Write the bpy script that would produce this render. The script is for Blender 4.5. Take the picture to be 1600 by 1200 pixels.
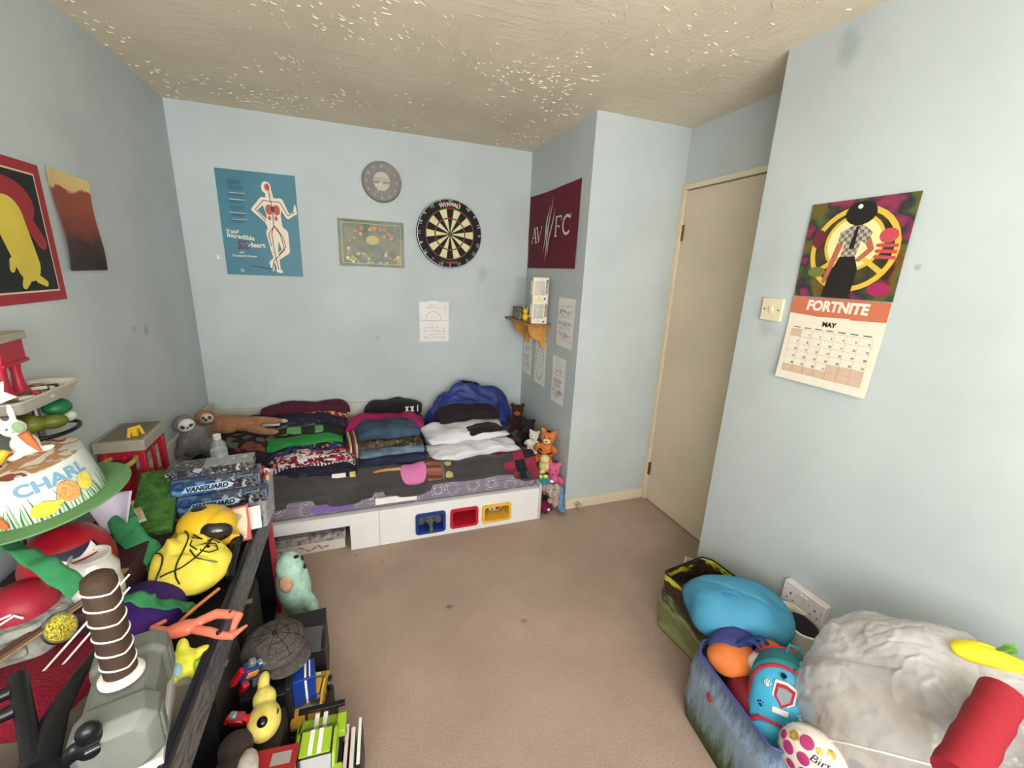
import bpy, bmesh, math, random
from mathutils import Vector, Matrix, Euler, noise
PI = math.pi
for o in list(bpy.data.objects): bpy.data.objects.remove(o, do_unlink=True)
S = bpy.context.scene
COL = S.collection
R = math.radians

# ---------------------------------------------------------------- camera
cam_d = bpy.data.cameras.new('camera'); cam = bpy.data.objects.new('camera', cam_d); COL.objects.link(cam)
cam_d.sensor_fit = 'HORIZONTAL'; cam_d.sensor_width = 36; cam_d.lens = 654.26/1600*36; cam_d.clip_start = .02
def cam_rot(a, b, c):
    return Matrix.Rotation(a, 3, 'Z') @ Matrix.Rotation(b, 3, 'X') @ Matrix.Rotation(c, 3, 'Y')
cam.matrix_world = Matrix.Translation((0, 0, 1.4954)) @ (cam_rot(-.3530, -.2616, -.0436) @ Matrix.Rotation(PI/2, 3, 'X')).to_4x4()
S.camera = cam

# ---------------------------------------------------------------- world, window light, exposure
w = bpy.data.worlds.new('world'); S.world = w; w.use_nodes = True
w.node_tree.nodes['Background'].inputs[0].default_value = (.80, .90, 1.0, 1)
w.node_tree.nodes['Background'].inputs[1].default_value = 2.0
def area(name, loc, rot, sx, sy, power, col):
    d = bpy.data.lights.new(name, 'AREA'); d.shape = 'RECTANGLE'; d.size = sx; d.size_y = sy; d.energy = power; d.color = col
    o = bpy.data.objects.new(name, d); COL.objects.link(o); o.location = loc; o.rotation_euler = rot
    return o
area('window_daylight', (.10, -.80, 1.50), (R(108), 0, 0), 2.0, 1.25, 62, (1.0, .965, .90))
S.view_settings.view_transform = 'Standard'; S.view_settings.look = 'None'
S.view_settings.gamma = 1; S.view_settings.use_curve_mapping = False; S.view_settings.exposure = .68

# ---------------------------------------------------------------- materials
def lin(c):
    def f(v):
        v /= 255.
        return v/12.92 if v <= .04045 else ((v+.055)/1.055)**2.4
    return (f(c[0]), f(c[1]), f(c[2]), 1)
MATS = {}
class NT:
    def __init__(s, m): s.t = m.node_tree; s.n = s.t.nodes; s.l = s.t.links
    def new(s, ty, **kw):
        x = s.n.new(ty)
        for k, v in kw.items():
            if k.startswith('i_'): x.inputs[k[2:].replace('_', ' ')].default_value = v
            else: setattr(x, k, v)
        return x
    def link(s, a, b): s.l.new(a, b)
    def coord(s, sc=(1, 1, 1), rot=(0, 0, 0)):
        tc = s.new('ShaderNodeTexCoord'); mp = s.new('ShaderNodeMapping')
        mp.inputs['Scale'].default_value = sc; mp.inputs['Rotation'].default_value = rot
        s.link(tc.outputs['Object'], mp.inputs['Vector']); return mp.outputs['Vector']
    def noise(s, vec, scale, detail=3, rough=.55):
        x = s.new('ShaderNodeTexNoise'); x.inputs['Scale'].default_value = scale; x.inputs['Detail'].default_value = detail
        x.inputs['Roughness'].default_value = rough; s.link(vec, x.inputs['Vector']); return x.outputs['Fac']
    def ramp(s, fac, stops, interp='LINEAR'):
        x = s.new('ShaderNodeValToRGB'); x.color_ramp.interpolation = interp
        e = x.color_ramp.elements
        while len(e) < len(stops): e.new(.5)
        for i, (p, c) in enumerate(stops): e[i].position = p; e[i].color = lin(c) if max(c) > 1.001 or len(c) == 3 else c
        s.link(fac, x.inputs['Fac']); return x.outputs['Color']
def M(name, col, rough=.7, metal=0, var=0, vscale=6, bump=0, bscale=80, bdist=.002, spec=.4, trans=0, alpha=1, sheen=0, coat=0, emit=0, bdetail=3, bsc=(1, 1, 1)):
    if name in MATS: return MATS[name]
    m = bpy.data.materials.new(name); m.use_nodes = True; MATS[name] = m
    b = m.node_tree.nodes['Principled BSDF']; c = lin(col)
    b.inputs['Base Color'].default_value = c; b.inputs['Roughness'].default_value = rough; b.inputs['Metallic'].default_value = metal
    b.inputs['Specular IOR Level'].default_value = spec; b.inputs['Transmission Weight'].default_value = trans; b.inputs['Alpha'].default_value = alpha
    b.inputs['Sheen Weight'].default_value = sheen; b.inputs['Coat Weight'].default_value = coat
    n = NT(m)
    if var or bump: v = n.coord(bsc)
    if var:
        f = n.noise(v, vscale, 4)
        lo = tuple(max(0, x*(1-var)) for x in col); hi = tuple(min(255, x*(1+var)) for x in col)
        n.link(n.ramp(f, [(.3, lo), (.7, hi)]), b.inputs['Base Color'])
    if bump:
        f = n.noise(v, bscale, bdetail)
        bp = n.new('ShaderNodeBump'); bp.inputs['Strength'].default_value = bump; bp.inputs['Distance'].default_value = bdist
        n.link(f, bp.inputs['Height']); n.link(bp.outputs['Normal'], b.inputs['Normal'])
    return m
def stripes(name, cols, freq, rot=(0, 0, 0), rough=.9, warp=0, axis='X'):
    """hard stripes of the given colours, freq periods per metre"""
    if name in MATS: return MATS[name]
    m = M(name, cols[0], rough, bump=.3, bscale=300); n = NT(m); b = n.n['Principled BSDF']
    v = n.coord((1, 1, 1), rot); sp = n.new('ShaderNodeSeparateXYZ'); n.link(v, sp.inputs[0])
    src = sp.outputs[axis]
    if warp:
        ad = n.new('ShaderNodeMath', operation='MULTIPLY_ADD'); ad.inputs[1].default_value = warp
        n.link(n.noise(v, 12), ad.inputs[0]); n.link(src, ad.inputs[2]); src = ad.outputs[0]
    mu = n.new('ShaderNodeMath', operation='MULTIPLY'); mu.inputs[1].default_value = freq; n.link(src, mu.inputs[0])
    fr = n.new('ShaderNodeMath', operation='FRACT'); n.link(mu.outputs[0], fr.inputs[0])
    n.link(n.ramp(fr.outputs[0], [(i/len(cols), c) for i, c in enumerate(cols)], 'CONSTANT'), b.inputs['Base Color'])
    return m
def blotch(name, cols, scale, rough=.9, kind='noise', bump=.3, sharp=True, sc=(1, 1, 1), detail=2, coat=0, sheen=0):
    """patches of the given colours (camouflage, prints, marbling)"""
    if name in MATS: return MATS[name]
    m = M(name, cols[0], rough, bump=bump, bscale=250, coat=coat, sheen=sheen); n = NT(m); b = n.n['Principled BSDF']
    v = n.coord(sc)
    if kind == 'noise':
        f = n.noise(v, scale, detail); k = len(cols); st = [(.32+.36*i/k, c) for i, c in enumerate(cols)]
    else:
        x = n.new('ShaderNodeTexVoronoi'); x.inputs['Scale'].default_value = scale; n.link(v, x.inputs['Vector'])
        s2 = n.new('ShaderNodeSeparateColor'); n.link(x.outputs['Color'], s2.inputs[0]); f = s2.outputs[0]
        k = len(cols); st = [(i/k, c) for i, c in enumerate(cols)]
    n.link(n.ramp(f, st, 'CONSTANT' if sharp else 'LINEAR'), b.inputs['Base Color'])
    return m
def checks(name, c1, c2, scale, rough=.9):
    if name in MATS: return MATS[name]
    m = M(name, c1, rough, bump=.3, bscale=250); n = NT(m); b = n.n['Principled BSDF']
    v = n.coord(); sp = n.new('ShaderNodeSeparateXYZ'); n.link(v, sp.inputs[0])
    cb = n.new('ShaderNodeCombineXYZ'); n.link(sp.outputs[0], cb.inputs[0]); n.link(sp.outputs[1], cb.inputs[1]); cb.inputs[2].default_value = .01
    x = n.new('ShaderNodeTexChecker'); x.inputs['Scale'].default_value = scale; x.inputs['Color1'].default_value = lin(c1); x.inputs['Color2'].default_value = lin(c2)
    n.link(cb.outputs[0], x.inputs['Vector']); n.link(x.outputs['Color'], b.inputs['Base Color'])
    return m

# ---------------------------------------------------------------- mesh builder
def rotm(r): return Euler(r).to_matrix().to_4x4()
class B:
    def __init__(s): s.v = []; s.f = []; s.m = []; s.mats = []; s.k = 0
    def mi(s, m):
        if m not in s.mats: s.mats.append(m)
        return s.mats.index(m)
    def add(s, vs, fs, m, X=None):
        k = len(s.v); i = s.mi(m)
        s.v += [tuple(X @ Vector(p)) if X else tuple(p) for p in vs]
        for f in fs: s.f.append(tuple(k+j for j in f)); s.m.append(i)
        return s
    def box(s, x0, y0, z0, x1, y1, z1, m, X=None):
        vs = [(x, y, z) for x in (x0, x1) for y in (y0, y1) for z in (z0, z1)]
        return s.add(vs, [(0, 1, 3, 2), (4, 6, 7, 5), (0, 4, 5, 1), (2, 3, 7, 6), (0, 2, 6, 4), (1, 5, 7, 3)], m, X)
    def cb(s, c, d, m, rot=(0, 0, 0)):
        X = Matrix.Translation(c) @ rotm(rot); x, y, z = d[0]/2, d[1]/2, d[2]/2
        return s.box(-x, -y, -z, x, y, z, m, X)
    def ell(s, c, r, m, rot=(0, 0, 0), nu=20, nv=12, disp=0, df=8, seed=0):
        if isinstance(r, (int, float)): r = (r, r, r)
        X = Matrix.Translation(c) @ rotm(rot); vs = [(0, 0, -r[2])]
        for j in range(1, nv):
            t = -PI/2+PI*j/nv
            for i in range(nu):
                a = 2*PI*i/nu; p = Vector((r[0]*math.cos(t)*math.cos(a), r[1]*math.cos(t)*math.sin(a), r[2]*math.sin(t)))
                if disp: p *= 1+disp*noise.noise(p*df+Vector((seed, seed*1.7, 0)))
                vs.append(p)
        vs.append((0, 0, r[2])); fs = []
        for i in range(nu): fs.append((0, 1+(i+1) % nu, 1+i))
        for j in range(nv-2):
            for i in range(nu):
                a = 1+j*nu; fs.append((a+i, a+(i+1) % nu, a+nu+(i+1) % nu, a+nu+i))
        k = 1+(nv-2)*nu; t = len(vs)-1
        for i in range(nu): fs.append((k+i, k+(i+1) % nu, t))
        return s.add(vs, fs, m, X)
    def lathe(s, prof, m, n=28, c=(0, 0, 0), rot=(0, 0, 0), X=None, fn=None):
        X = X or Matrix.Translation(c) @ rotm(rot); vs = []; fs = []
        for r, z in prof:
            for i in range(n):
                a = 2*PI*i/n; p = Vector((r*math.cos(a), r*math.sin(a), z)); vs.append(fn(p, a) if fn else p)
        for j in range(len(prof)-1):
            for i in range(n): fs.append((j*n+i, j*n+(i+1) % n, (j+1)*n+(i+1) % n, (j+1)*n+i))
        fs.append(tuple(range(n-1, -1, -1))); k = (len(prof)-1)*n; fs.append(tuple(range(k, k+n)))
        return s.add(vs, fs, m, X)
    def tube(s, pts, r, m, n=8, cap=True, flat=1):
        pts = [Vector(p) for p in pts]; N = len(pts)
        rs = r if isinstance(r, (list, tuple)) else [r]*N
        vs = []; fs = []; up = None
        for i, p in enumerate(pts):
            d = (pts[min(i+1, N-1)]-pts[max(i-1, 0)]).normalized()
            if up is None:
                up = Vector((0, 0, 1)) if abs(d.z) < .9 else Vector((1, 0, 0))
            u = (up-d*up.dot(d))
            if u.length < 1e-5: u = d.orthogonal()
            u.normalize(); v = d.cross(u); up = u
            for k in range(n):
                a = 2*PI*k/n; vs.append(p+(u*math.cos(a)*flat+v*math.sin(a))*rs[i])
        for i in range(N-1):
            for k in range(n): fs.append((i*n+k, i*n+(k+1) % n, (i+1)*n+(k+1) % n, (i+1)*n+k))
        if cap: fs.append(tuple(range(n-1, -1, -1))); fs.append(tuple(range((N-1)*n, N*n)))
        return s.add(vs, fs, m)
    def poly(s, pts, z, m, th=0, X=None):
        n = len(pts)
        if not th: s.k += 1; z += s.k*1.2e-5
        vs = [(p[0], p[1], z) for p in pts]; fs = [tuple(range(n))]
        if th:
            vs += [(p[0], p[1], z-th) for p in pts]; fs.append(tuple(range(2*n-1, n-1, -1)))
            fs += [(i, i+n, (i+1) % n+n, (i+1) % n) for i in range(n)]
        return s.add(vs, fs, m, X)
    def cap2(s, a, b, ra, rb, z, m, n=6):
        """flat capsule stroke from a to b in the local XY plane"""
        a = Vector(a); b = Vector(b); d = b-a; an = math.atan2(d.y, d.x); p = []
        for k in range(n+1): t = an+PI/2+PI*k/n; p.append((a.x+ra*math.cos(t), a.y+ra*math.sin(t)))
        for k in range(n+1): t = an-PI/2+PI*k/n; p.append((b.x+rb*math.cos(t), b.y+rb*math.sin(t)))
        return s.poly(p, z, m)
    def line2(s, pts, w, z, m):
        for a, b in zip(pts[:-1], pts[1:]): s.cap2(a, b, w/2, w/2, z, m, 3)
        return s
    def disc(s, c, r, z, m, n=24, th=0):
        r = r if isinstance(r, tuple) else (r, r)
        return s.poly([(c[0]+r[0]*math.cos(2*PI*i/n), c[1]+r[1]*math.sin(2*PI*i/n)) for i in range(n)], z, m, th)
    def ring(s, c, r0, r1, z, m, a0=0, a1=2*PI, n=32):
        vs = []; fs = []
        for i in range(n+1):
            a = a0+(a1-a0)*i/n
            vs += [(c[0]+r0*math.cos(a), c[1]+r0*math.sin(a), z), (c[0]+r1*math.cos(a), c[1]+r1*math.sin(a), z)]
        for i in range(n): fs.append((2*i, 2*i+1, 2*i+3, 2*i+2))
        return s.add(vs, fs, m)
    def grid(s, fn, nu, nv, m, wrapu=False):
        vs = [fn(i/(nu if wrapu else nu-1), j/(nv-1)) for j in range(nv) for i in range(nu)]; fs = []
        for j in range(nv-1):
            for i in range(nu if wrapu else nu-1): fs.append((j*nu+i, j*nu+(i+1) % nu, (j+1)*nu+(i+1) % nu, (j+1)*nu+i))
        return s.add(vs, fs, m)
    def build(s, name, parent=None, bevel=0, smooth=True, remesh=0, subsurf=0, solid=0, angle=35, sm=0):
        me = bpy.data.meshes.new(name); me.from_pydata([tuple(p) for p in s.v], [], s.f)
        for m in s.mats: me.materials.append(m)
        me.polygons.foreach_set('material_index', s.m); smooth = smooth and not (solid and angle != 180); me.polygons.foreach_set('use_smooth', [bool(smooth)]*len(s.f)); me.update()
        o = bpy.data.objects.new(name, me); COL.objects.link(o)
        if parent: o.parent = parent
        if not remesh:
            bm = bmesh.new(); bm.from_mesh(me); bmesh.ops.recalc_face_normals(bm, faces=bm.faces); bm.to_mesh(me); bm.free()
        if remesh:
            md = o.modifiers.new('r', 'REMESH'); md.mode = 'VOXEL'; md.voxel_size = remesh; md.use_smooth_shade = True
            sm_ = o.modifiers.new('s', 'SMOOTH'); sm_.iterations = sm or 8; sm_.factor = .6
        if solid: md = o.modifiers.new('t', 'SOLIDIFY'); md.thickness = solid; md.offset = -1
        if bevel: md = o.modifiers.new('b', 'BEVEL'); md.width = bevel; md.segments = 2; md.limit_method = 'ANGLE'; md.angle_limit = R(30)
        if subsurf: md = o.modifiers.new('u', 'SUBSURF'); md.levels = subsurf; md.render_levels = subsurf
        if smooth and not remesh and not subsurf: smooth_angle(me, angle)
        return o
def smooth_angle(me, deg):
    bm = bmesh.new(); bm.from_mesh(me); c = math.cos(R(deg))
    for e in bm.edges:
        if len(e.link_faces) == 2 and e.link_faces[0].normal.dot(e.link_faces[1].normal) < c: e.smooth = False
    bm.to_mesh(me); bm.free()
def tag(o, label=None, cat=None, group=None, kind=None):
    if label: o['label'] = label
    if cat: o['category'] = cat
    if group: o['group'] = group
    if kind: o['kind'] = kind
    return o
def thing(name, label, cat, loc=(0, 0, 0), rot=(0, 0, 0), group=None):
    o = bpy.data.objects.new(name, None); COL.objects.link(o); o.empty_display_size = .05
    o.location = loc; o.rotation_euler = rot if isinstance(rot, (tuple, list)) else (0, 0, rot)
    return tag(o, label, cat, group)
def put(o, loc, rot=(0, 0, 0), label=None, cat=None, group=None, kind=None):
    o.location = loc; o.rotation_euler = rot if isinstance(rot, (tuple, list)) else (0, 0, rot)
    return tag(o, label, cat, group, kind)
BACK = (PI/2, 0, 0); LEFT = (PI/2, 0, PI/2); RIGHT = (PI/2, 0, -PI/2)      # hanging things: local x right, y up, z out of the wall
def text(parent, body, size, x, y, z, m, align='CENTER', rot=0, shear=0, bold=0, name='lettering', sx=1, ext=0, fn=None):
    c = bpy.data.curves.new('txt', 'FONT'); c.body = body; c.size = size; c.align_x = align; c.align_y = 'CENTER'
    c.shear = shear; c.offset = bold; c.extrude = ext; c.resolution_u = 3
    t = bpy.data.objects.new('txt', c); COL.objects.link(t)
    bpy.context.view_layer.update()
    me = bpy.data.meshes.new_from_object(t.evaluated_get(bpy.context.evaluated_depsgraph_get()))
    bpy.data.objects.remove(t, do_unlink=True); me.name = name
    me.materials.clear(); me.materials.append(m)
    X = Matrix.Translation((x, y, z)) @ Matrix.Rotation(rot, 4, 'Z') @ Matrix.Diagonal((sx, 1, 1, 1))
    me.transform(X)
    if fn:
        for v in me.vertices: v.co = fn(v.co)
    o = bpy.data.objects.new(name, me); COL.objects.link(o); o.parent = parent
    return o
def join_texts(parent, name, items):
    """items: list of (body,size,x,y,z,mat,kw) -> one print part"""
    bm = bmesh.new(); mats = []
    for body, size, x, y, z, m, kw in items:
        o = text(None, body, size, x, y, z, m, **kw)
        if m not in mats: mats.append(m)
        k = len(bm.faces); bm.from_mesh(o.data); bm.faces.ensure_lookup_table()
        for f in bm.faces[k:]: f.material_index = mats.index(m)
        bpy.data.objects.remove(o, do_unlink=True)
    me = bpy.data.meshes.new(name); bm.to_mesh(me); bm.free()
    for m in mats: me.materials.append(m)
    o = bpy.data.objects.new(name, me); COL.objects.link(o); o.parent = parent; o['kind'] = 'stuff'
    return o
N = noise.noise

# ---------------------------------------------------------------- common materials
def wallmat():
    m = M('blue_wall_paint', (181, 190, 191), .65, var=.035, vscale=2.2, bump=.25, bscale=140, bdist=.0012, spec=.3); return m
WALL = wallmat()
def ceilmat():
    m = M('artex_ceiling', (196, 186, 166), .75); n = NT(m); b = n.n['Principled BSDF']
    v = n.coord((1.3, 6, 1), (0, 0, .5)); wv = n.noise(v, 5, 8, .72); v2 = n.coord((5.5, 1.6, 1), (0, 0, -.5)); w2 = n.noise(v2, 4, 8, .72)
    mk = n.ramp(n.noise(n.coord(), 2.5, 2), [(.45, (0, 0, 0)), (.55, (255, 255, 255))]); mxx = n.new('ShaderNodeMix'); n.link(mk, mxx.inputs[0]); n.link(wv, mxx.inputs[2]); n.link(w2, mxx.inputs[3])
    pw = n.ramp(mxx.outputs[0], [(.46, (0, 0, 0)), (.56, (120, 120, 120)), (.60, (255, 255, 255))]); mx = n.new('ShaderNodeMath', operation='MULTIPLY_ADD'); mx.inputs[1].default_value = 1; n.link(pw, mx.inputs[0]); n.link(mxx.outputs[0], mx.inputs[2])
    bp = n.new('ShaderNodeBump'); bp.inputs['Strength'].default_value = .42; bp.inputs['Distance'].default_value = .006
    n.link(mx.outputs[0], bp.inputs['Height']); n.link(bp.outputs['Normal'], b.inputs['Normal'])
    n.link(n.ramp(n.noise(n.coord(), 3, 4), [(.3, (212, 199, 176)), (.7, (224, 211, 187))]), b.inputs['Base Color'])
    return m
CEIL = ceilmat()
def carpetmat():
    m = M('beige_carpet', (156, 138, 124), .98, spec=.1); n = NT(m); b = n.n['Principled BSDF']
    v = n.coord(); big = n.noise(v, 2.3, 5, .6); fine = n.noise(v, 190, 3, .7)
    c1 = n.ramp(big, [(.3, (174, 152, 137)), (.7, (192, 170, 154))])
    c2 = n.ramp(fine, [(.3, (196, 196, 196)), (.7, (255, 255, 255))])
    mx = n.new('ShaderNodeMix', data_type='RGBA', blend_type='MULTIPLY'); mx.inputs[0].default_value = .8
    n.link(c1, mx.inputs[6]); n.link(c2, mx.inputs[7]); n.link(mx.outputs[2], b.inputs['Base Color'])
    bp = n.new('ShaderNodeBump'); bp.inputs['Strength'].default_value = .7; bp.inputs['Distance'].default_value = .004
    n.link(n.noise(v, 150, 4, .7), bp.inputs['Height']); n.link(bp.outputs['Normal'], b.inputs['Normal'])
    return m
CARPET = carpetmat()
def spot(m, pos, rad, col, amt=.6, stretch=(1, 1, 1), nsc=30):
    """a stain or a painted patch of shade at a fixed place on the surface, blended into its own colour"""
    n = NT(m); b = n.n['Principled BSDF']; L = b.inputs['Base Color'].links; 
    tc = n.new('ShaderNodeTexCoord'); su = n.new('ShaderNodeVectorMath', operation='SUBTRACT'); su.inputs[1].default_value = pos; n.link(tc.outputs['Object'], su.inputs[0])
    mu = n.new('ShaderNodeVectorMath', operation='MULTIPLY'); mu.inputs[1].default_value = stretch; n.link(su.outputs[0], mu.inputs[0])
    ln = n.new('ShaderNodeVectorMath', operation='LENGTH'); n.link(mu.outputs[0], ln.inputs[0])
    nz = n.noise(tc.outputs['Object'], nsc, 4); ad = n.new('ShaderNodeMath', operation='MULTIPLY_ADD'); ad.inputs[1].default_value = rad*1.6; n.link(nz, ad.inputs[0]); n.link(ln.outputs['Value'], ad.inputs[2])
    mr = n.new('ShaderNodeMapRange'); mr.inputs['From Min'].default_value = rad*1.1; mr.inputs['From Max'].default_value = rad*1.9; mr.inputs['To Min'].default_value = amt; mr.inputs['To Max'].default_value = 0; n.link(ad.outputs[0], mr.inputs['Value'])
    mx = n.new('ShaderNodeMix', data_type='RGBA'); mx.inputs[7].default_value = lin(col); n.link(mr.outputs[0], mx.inputs[0]); n.link(L[0].from_socket, mx.inputs[6]); n.link(mx.outputs[2], b.inputs['Base Color'])
for p_, r_, c_, a_ in [((.321, 1.575, 0), .016, (84, 70, 58), .75), ((.619, 1.399, 0), .020, (104, 86, 62), .6), ((.05, 1.975, 0), .008, (90, 74, 62), .6), ((-.086, 2.069, 0), .008, (90, 74, 62), .6), ((1.16, 2.14, 0), .05, (112, 98, 88), .4)]: spot(CARPET, p_, r_, c_, a_)
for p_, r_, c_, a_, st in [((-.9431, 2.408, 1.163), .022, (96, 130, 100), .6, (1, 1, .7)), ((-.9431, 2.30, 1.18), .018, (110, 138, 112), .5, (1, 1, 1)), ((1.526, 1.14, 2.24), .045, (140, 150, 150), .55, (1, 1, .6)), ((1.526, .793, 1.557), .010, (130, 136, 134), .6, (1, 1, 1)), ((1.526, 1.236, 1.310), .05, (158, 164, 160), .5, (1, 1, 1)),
        ((.867, 3.065, 1.47), .045, (150, 160, 158), .5, (1, 1, .7)), ((.109, 3.065, 1.008), .018, (140, 146, 148), .5, (1, 1, 1))]: spot(WALL, p_, r_, c_, a_, st)  # grey patch at the dartboard's lower right: its shadow painted into the wall colour
CREAM = M('cream_gloss_paint', (214, 203, 176), .4, var=.03, vscale=3)
DOORM = M('cream_door_paint', (203, 190, 166), .5, var=.04, vscale=2, bump=.1, bscale=60)
WHITE = M('white_plastic', (225, 222, 215), .35)
BEDW = M('white_laminate', (226, 226, 226), .4, var=.015)
BLACK = M('black_plastic', (18, 18, 20), .35)
BLACKC = M('black_cloth', (20, 19, 22), .95, bump=.4, bscale=220, sheen=.05)
METAL = M('brushed_steel', (150, 150, 150), .35, metal=1)
BRASS = M('worn_brass', (150, 125, 80), .4, metal=1)
PAPER = M('white_paper', (226, 224, 220), .8, var=.02)
PENCIL = M('pencil_grey', (110, 110, 112), .9)
INK = M('black_ink', (30, 30, 34), .8)
RED = M('red_plastic', (176, 22, 38), .35)
YEL = M('yellow_plastic', (222, 180, 40), .35)
GREENP = M('green_plastic', (60, 130, 60), .4)
CLEAR = M('clear_plastic', (235, 240, 240), .12, alpha=.28, spec=.6)
GREY = M('grey_plastic', (120, 122, 118), .5)

# ================================================================ SETTING
XL, YB, X1, Y2, X2, X3, Y3, H = -.9431, 3.0647, 1.2072, 2.1786, 1.8193, 1.5261, 1.3633, 2.3214
YF = -.85
def struct(name, b, **kw): o = b.build(name, smooth=False, **kw); o['kind'] = 'structure'; return o
struct('floor', B().box(XL-.1, YF-.1, -.1, 2.0, YB+.1, 0, CARPET))
struct('ceiling', B().box(XL-.1, YF-.1, H, 2.0, YB+.1, H+.1, CEIL))
ridge = B(); rnd = random.Random(77); RDG = M('artex_ridge', (216, 204, 180), .6)
for i in range(7000):
    x = rnd.uniform(XL+.02, 1.50); y = rnd.uniform(YF+.1, 3.04)
    if (x > X1-.02 and y > Y2-.02): continue
    sw = N(Vector((x*1.6, y*1.6, 4))); dn = N(Vector((x*2.3, y*2.3, 9)))
    if rnd.random() > .35+dn*1.3: continue
    a = .5+sw*3.2+rnd.gauss(0, .25); L = rnd.uniform(.003, .013)*(1+(rnd.random() < .12)); w_ = rnd.uniform(.0006, .0017); dx, dy = math.cos(a), math.sin(a); zz = H-rnd.uniform(.0015, .004)
    ridge.add([(x-dx*L, y-dy*L, H), (x-dy*w_, y+dx*w_, H), (x+dx*L, y+dy*L, H), (x+dy*w_, y-dx*w_, H), (x-dx*L*.3, y-dy*L*.3, zz), (x+dx*L*.4, y+dy*L*.4, zz)], [(0, 1, 4), (1, 5, 4), (1, 2, 5), (2, 3, 5), (3, 4, 5), (3, 0, 4)], RDG)
o = ridge.build('artex_ridges', bpy.data.objects['ceiling'], smooth=False); o['kind'] = 'stuff'
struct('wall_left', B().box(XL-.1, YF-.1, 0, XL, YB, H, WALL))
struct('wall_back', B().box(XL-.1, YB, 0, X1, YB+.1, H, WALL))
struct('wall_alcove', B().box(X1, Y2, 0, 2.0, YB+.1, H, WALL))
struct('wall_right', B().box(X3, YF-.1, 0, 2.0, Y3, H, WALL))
DT, DY0, DY1 = 1.995, 1.385, 2.147      # door opening
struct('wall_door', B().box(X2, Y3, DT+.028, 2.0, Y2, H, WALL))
wf = B(); WX0, WX1, WZ0, WZ1 = -.85, 1.15, .85, 2.15
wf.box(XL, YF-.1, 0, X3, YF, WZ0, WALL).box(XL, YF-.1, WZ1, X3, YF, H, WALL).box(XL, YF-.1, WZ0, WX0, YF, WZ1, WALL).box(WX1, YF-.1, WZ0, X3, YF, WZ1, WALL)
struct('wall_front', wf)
wn = tag(bpy.data.objects.new('window_1', None), kind='structure'); COL.objects.link(wn)
fr = B(); UP = M('window_frame_white', (235, 235, 235), .3)
fr.box(WX0, YF-.07, WZ0, WX1, YF-.02, WZ0+.05, UP).box(WX0, YF-.07, WZ1-.05, WX1, YF-.02, WZ1, UP)
for x in (WX0, .1, WX1-.05): fr.box(x, YF-.07, WZ0+.05, x+.05, YF-.02, WZ1-.05, UP)
wfr = fr.build('window_frame', wn, smooth=False)
GL = M('window_glass', (255, 255, 255), .02, trans=1, spec=.5)
for x in (WX0+.05, .15): B().box(x, YF-.05, WZ0+.05, x+.9 if x > 0 else .1, YF-.045, WZ1-.05, GL).build('pane', wfr, smooth=False)
# door
dr = tag(bpy.data.objects.new('door_1', None), kind='structure'); COL.objects.link(dr)
B().box(X2+.004, DY0, .006, X2+.044, DY1-.003, DT-.004, DOORM).build('door_leaf', dr, bevel=.002)
for z in (.233, 1.758):
    hb = B()
    for k in range(3): hb.lathe([(.006, 0), (.006, .027)], BRASS, 10, (X2-.003, DY1+.003, z-.044+k*.03))
    hb.box(X2-.001, DY1-.018, z-.045, X2+.003, DY1+.02, z+.045, BRASS)
    hb.build('hinge', dr)
hd = B().tube([(X2+.004, DY0+.06, 1.02), (X2-.04, DY0+.06, 1.02), (X2-.045, DY0+.08, 1.02), (X2-.045, DY0+.17, 1.02)], .009, METAL)
hd.box(X2-.004, DY0+.04, .95, X2+.004, DY0+.08, 1.08, METAL); hd.build('door_handle', dr)
t1 = B().box(X2-.012, Y3, DT, X2+.05, Y2, DT+.028, CREAM).box(X2-.012, DY1, 0, X2+.05, Y2, DT, CREAM)
t1.box(X2, DY1-.001, 0, X2+.1, DY1+.002, DT, CREAM)
struct('trim_1', t1, bevel=.003)
struct('wall_passage', B().box(X2+.05, Y3, 0, 2.0, Y2, DT+.028, CREAM))
bb = B().box(X1+.001, Y2-.014, 0, X2-.013, Y2, .068, CREAM); struct('baseboard_alcove', bb, bevel=.003)
struct('baseboard_right', B().box(X3-.014, YF, 0, X3, Y3, .068, CREAM).box(X3-.014, Y3, 0, X2, Y3+.014, .068, CREAM), bevel=.003)
struct('baseboard_left', B().box(XL, YF, 0, XL+.014, 1.7, .068, CREAM), bevel=.003)
put(B().lathe([(.006, 0), (.014, .002), (.014, .012), (.009, .022), (.012, .032), (.0165, .042), (.0165, .052), (.011, .06), (.002, .062)], M('pale_wood_stop', (176, 158, 136), .5), 16).build('door_stop'),
    (1.285, Y2-.014, .042), (PI/2, 0, 0), 'small round door stop screwed to the cream baseboard left of the door', 'door stop')

# ================================================================ THINGS ON THE WALLS
def sheet(wd, ht, m, curl=.0, nx=14, ny=18, seed=0, th=.0008, bend=0, notch=0):
    """a sheet of paper, origin at its lower left corner, slightly uneven"""
    b = B()
    def f(u, v):
        x = u*wd; y = v*ht; z = .0015+curl*(N(Vector((u*2.2+seed, v*2.5, seed)))+.6)
        z += bend*max(0, abs(u-.5)*2-.7)**2*3
        return (x, y, z)
    b.grid(f, nx, ny, m); return b
BP = M('poster_blue', (60, 118, 138), .45, var=.03, vscale=4); BPD = M('poster_dark_blue', (38, 78, 100), .6)
SKIN = M('print_cream', (226, 218, 200), .7); VES = M('print_dark_red', (122, 50, 44), .7); VES2 = M('print_rose', (176, 96, 84), .7)
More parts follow.
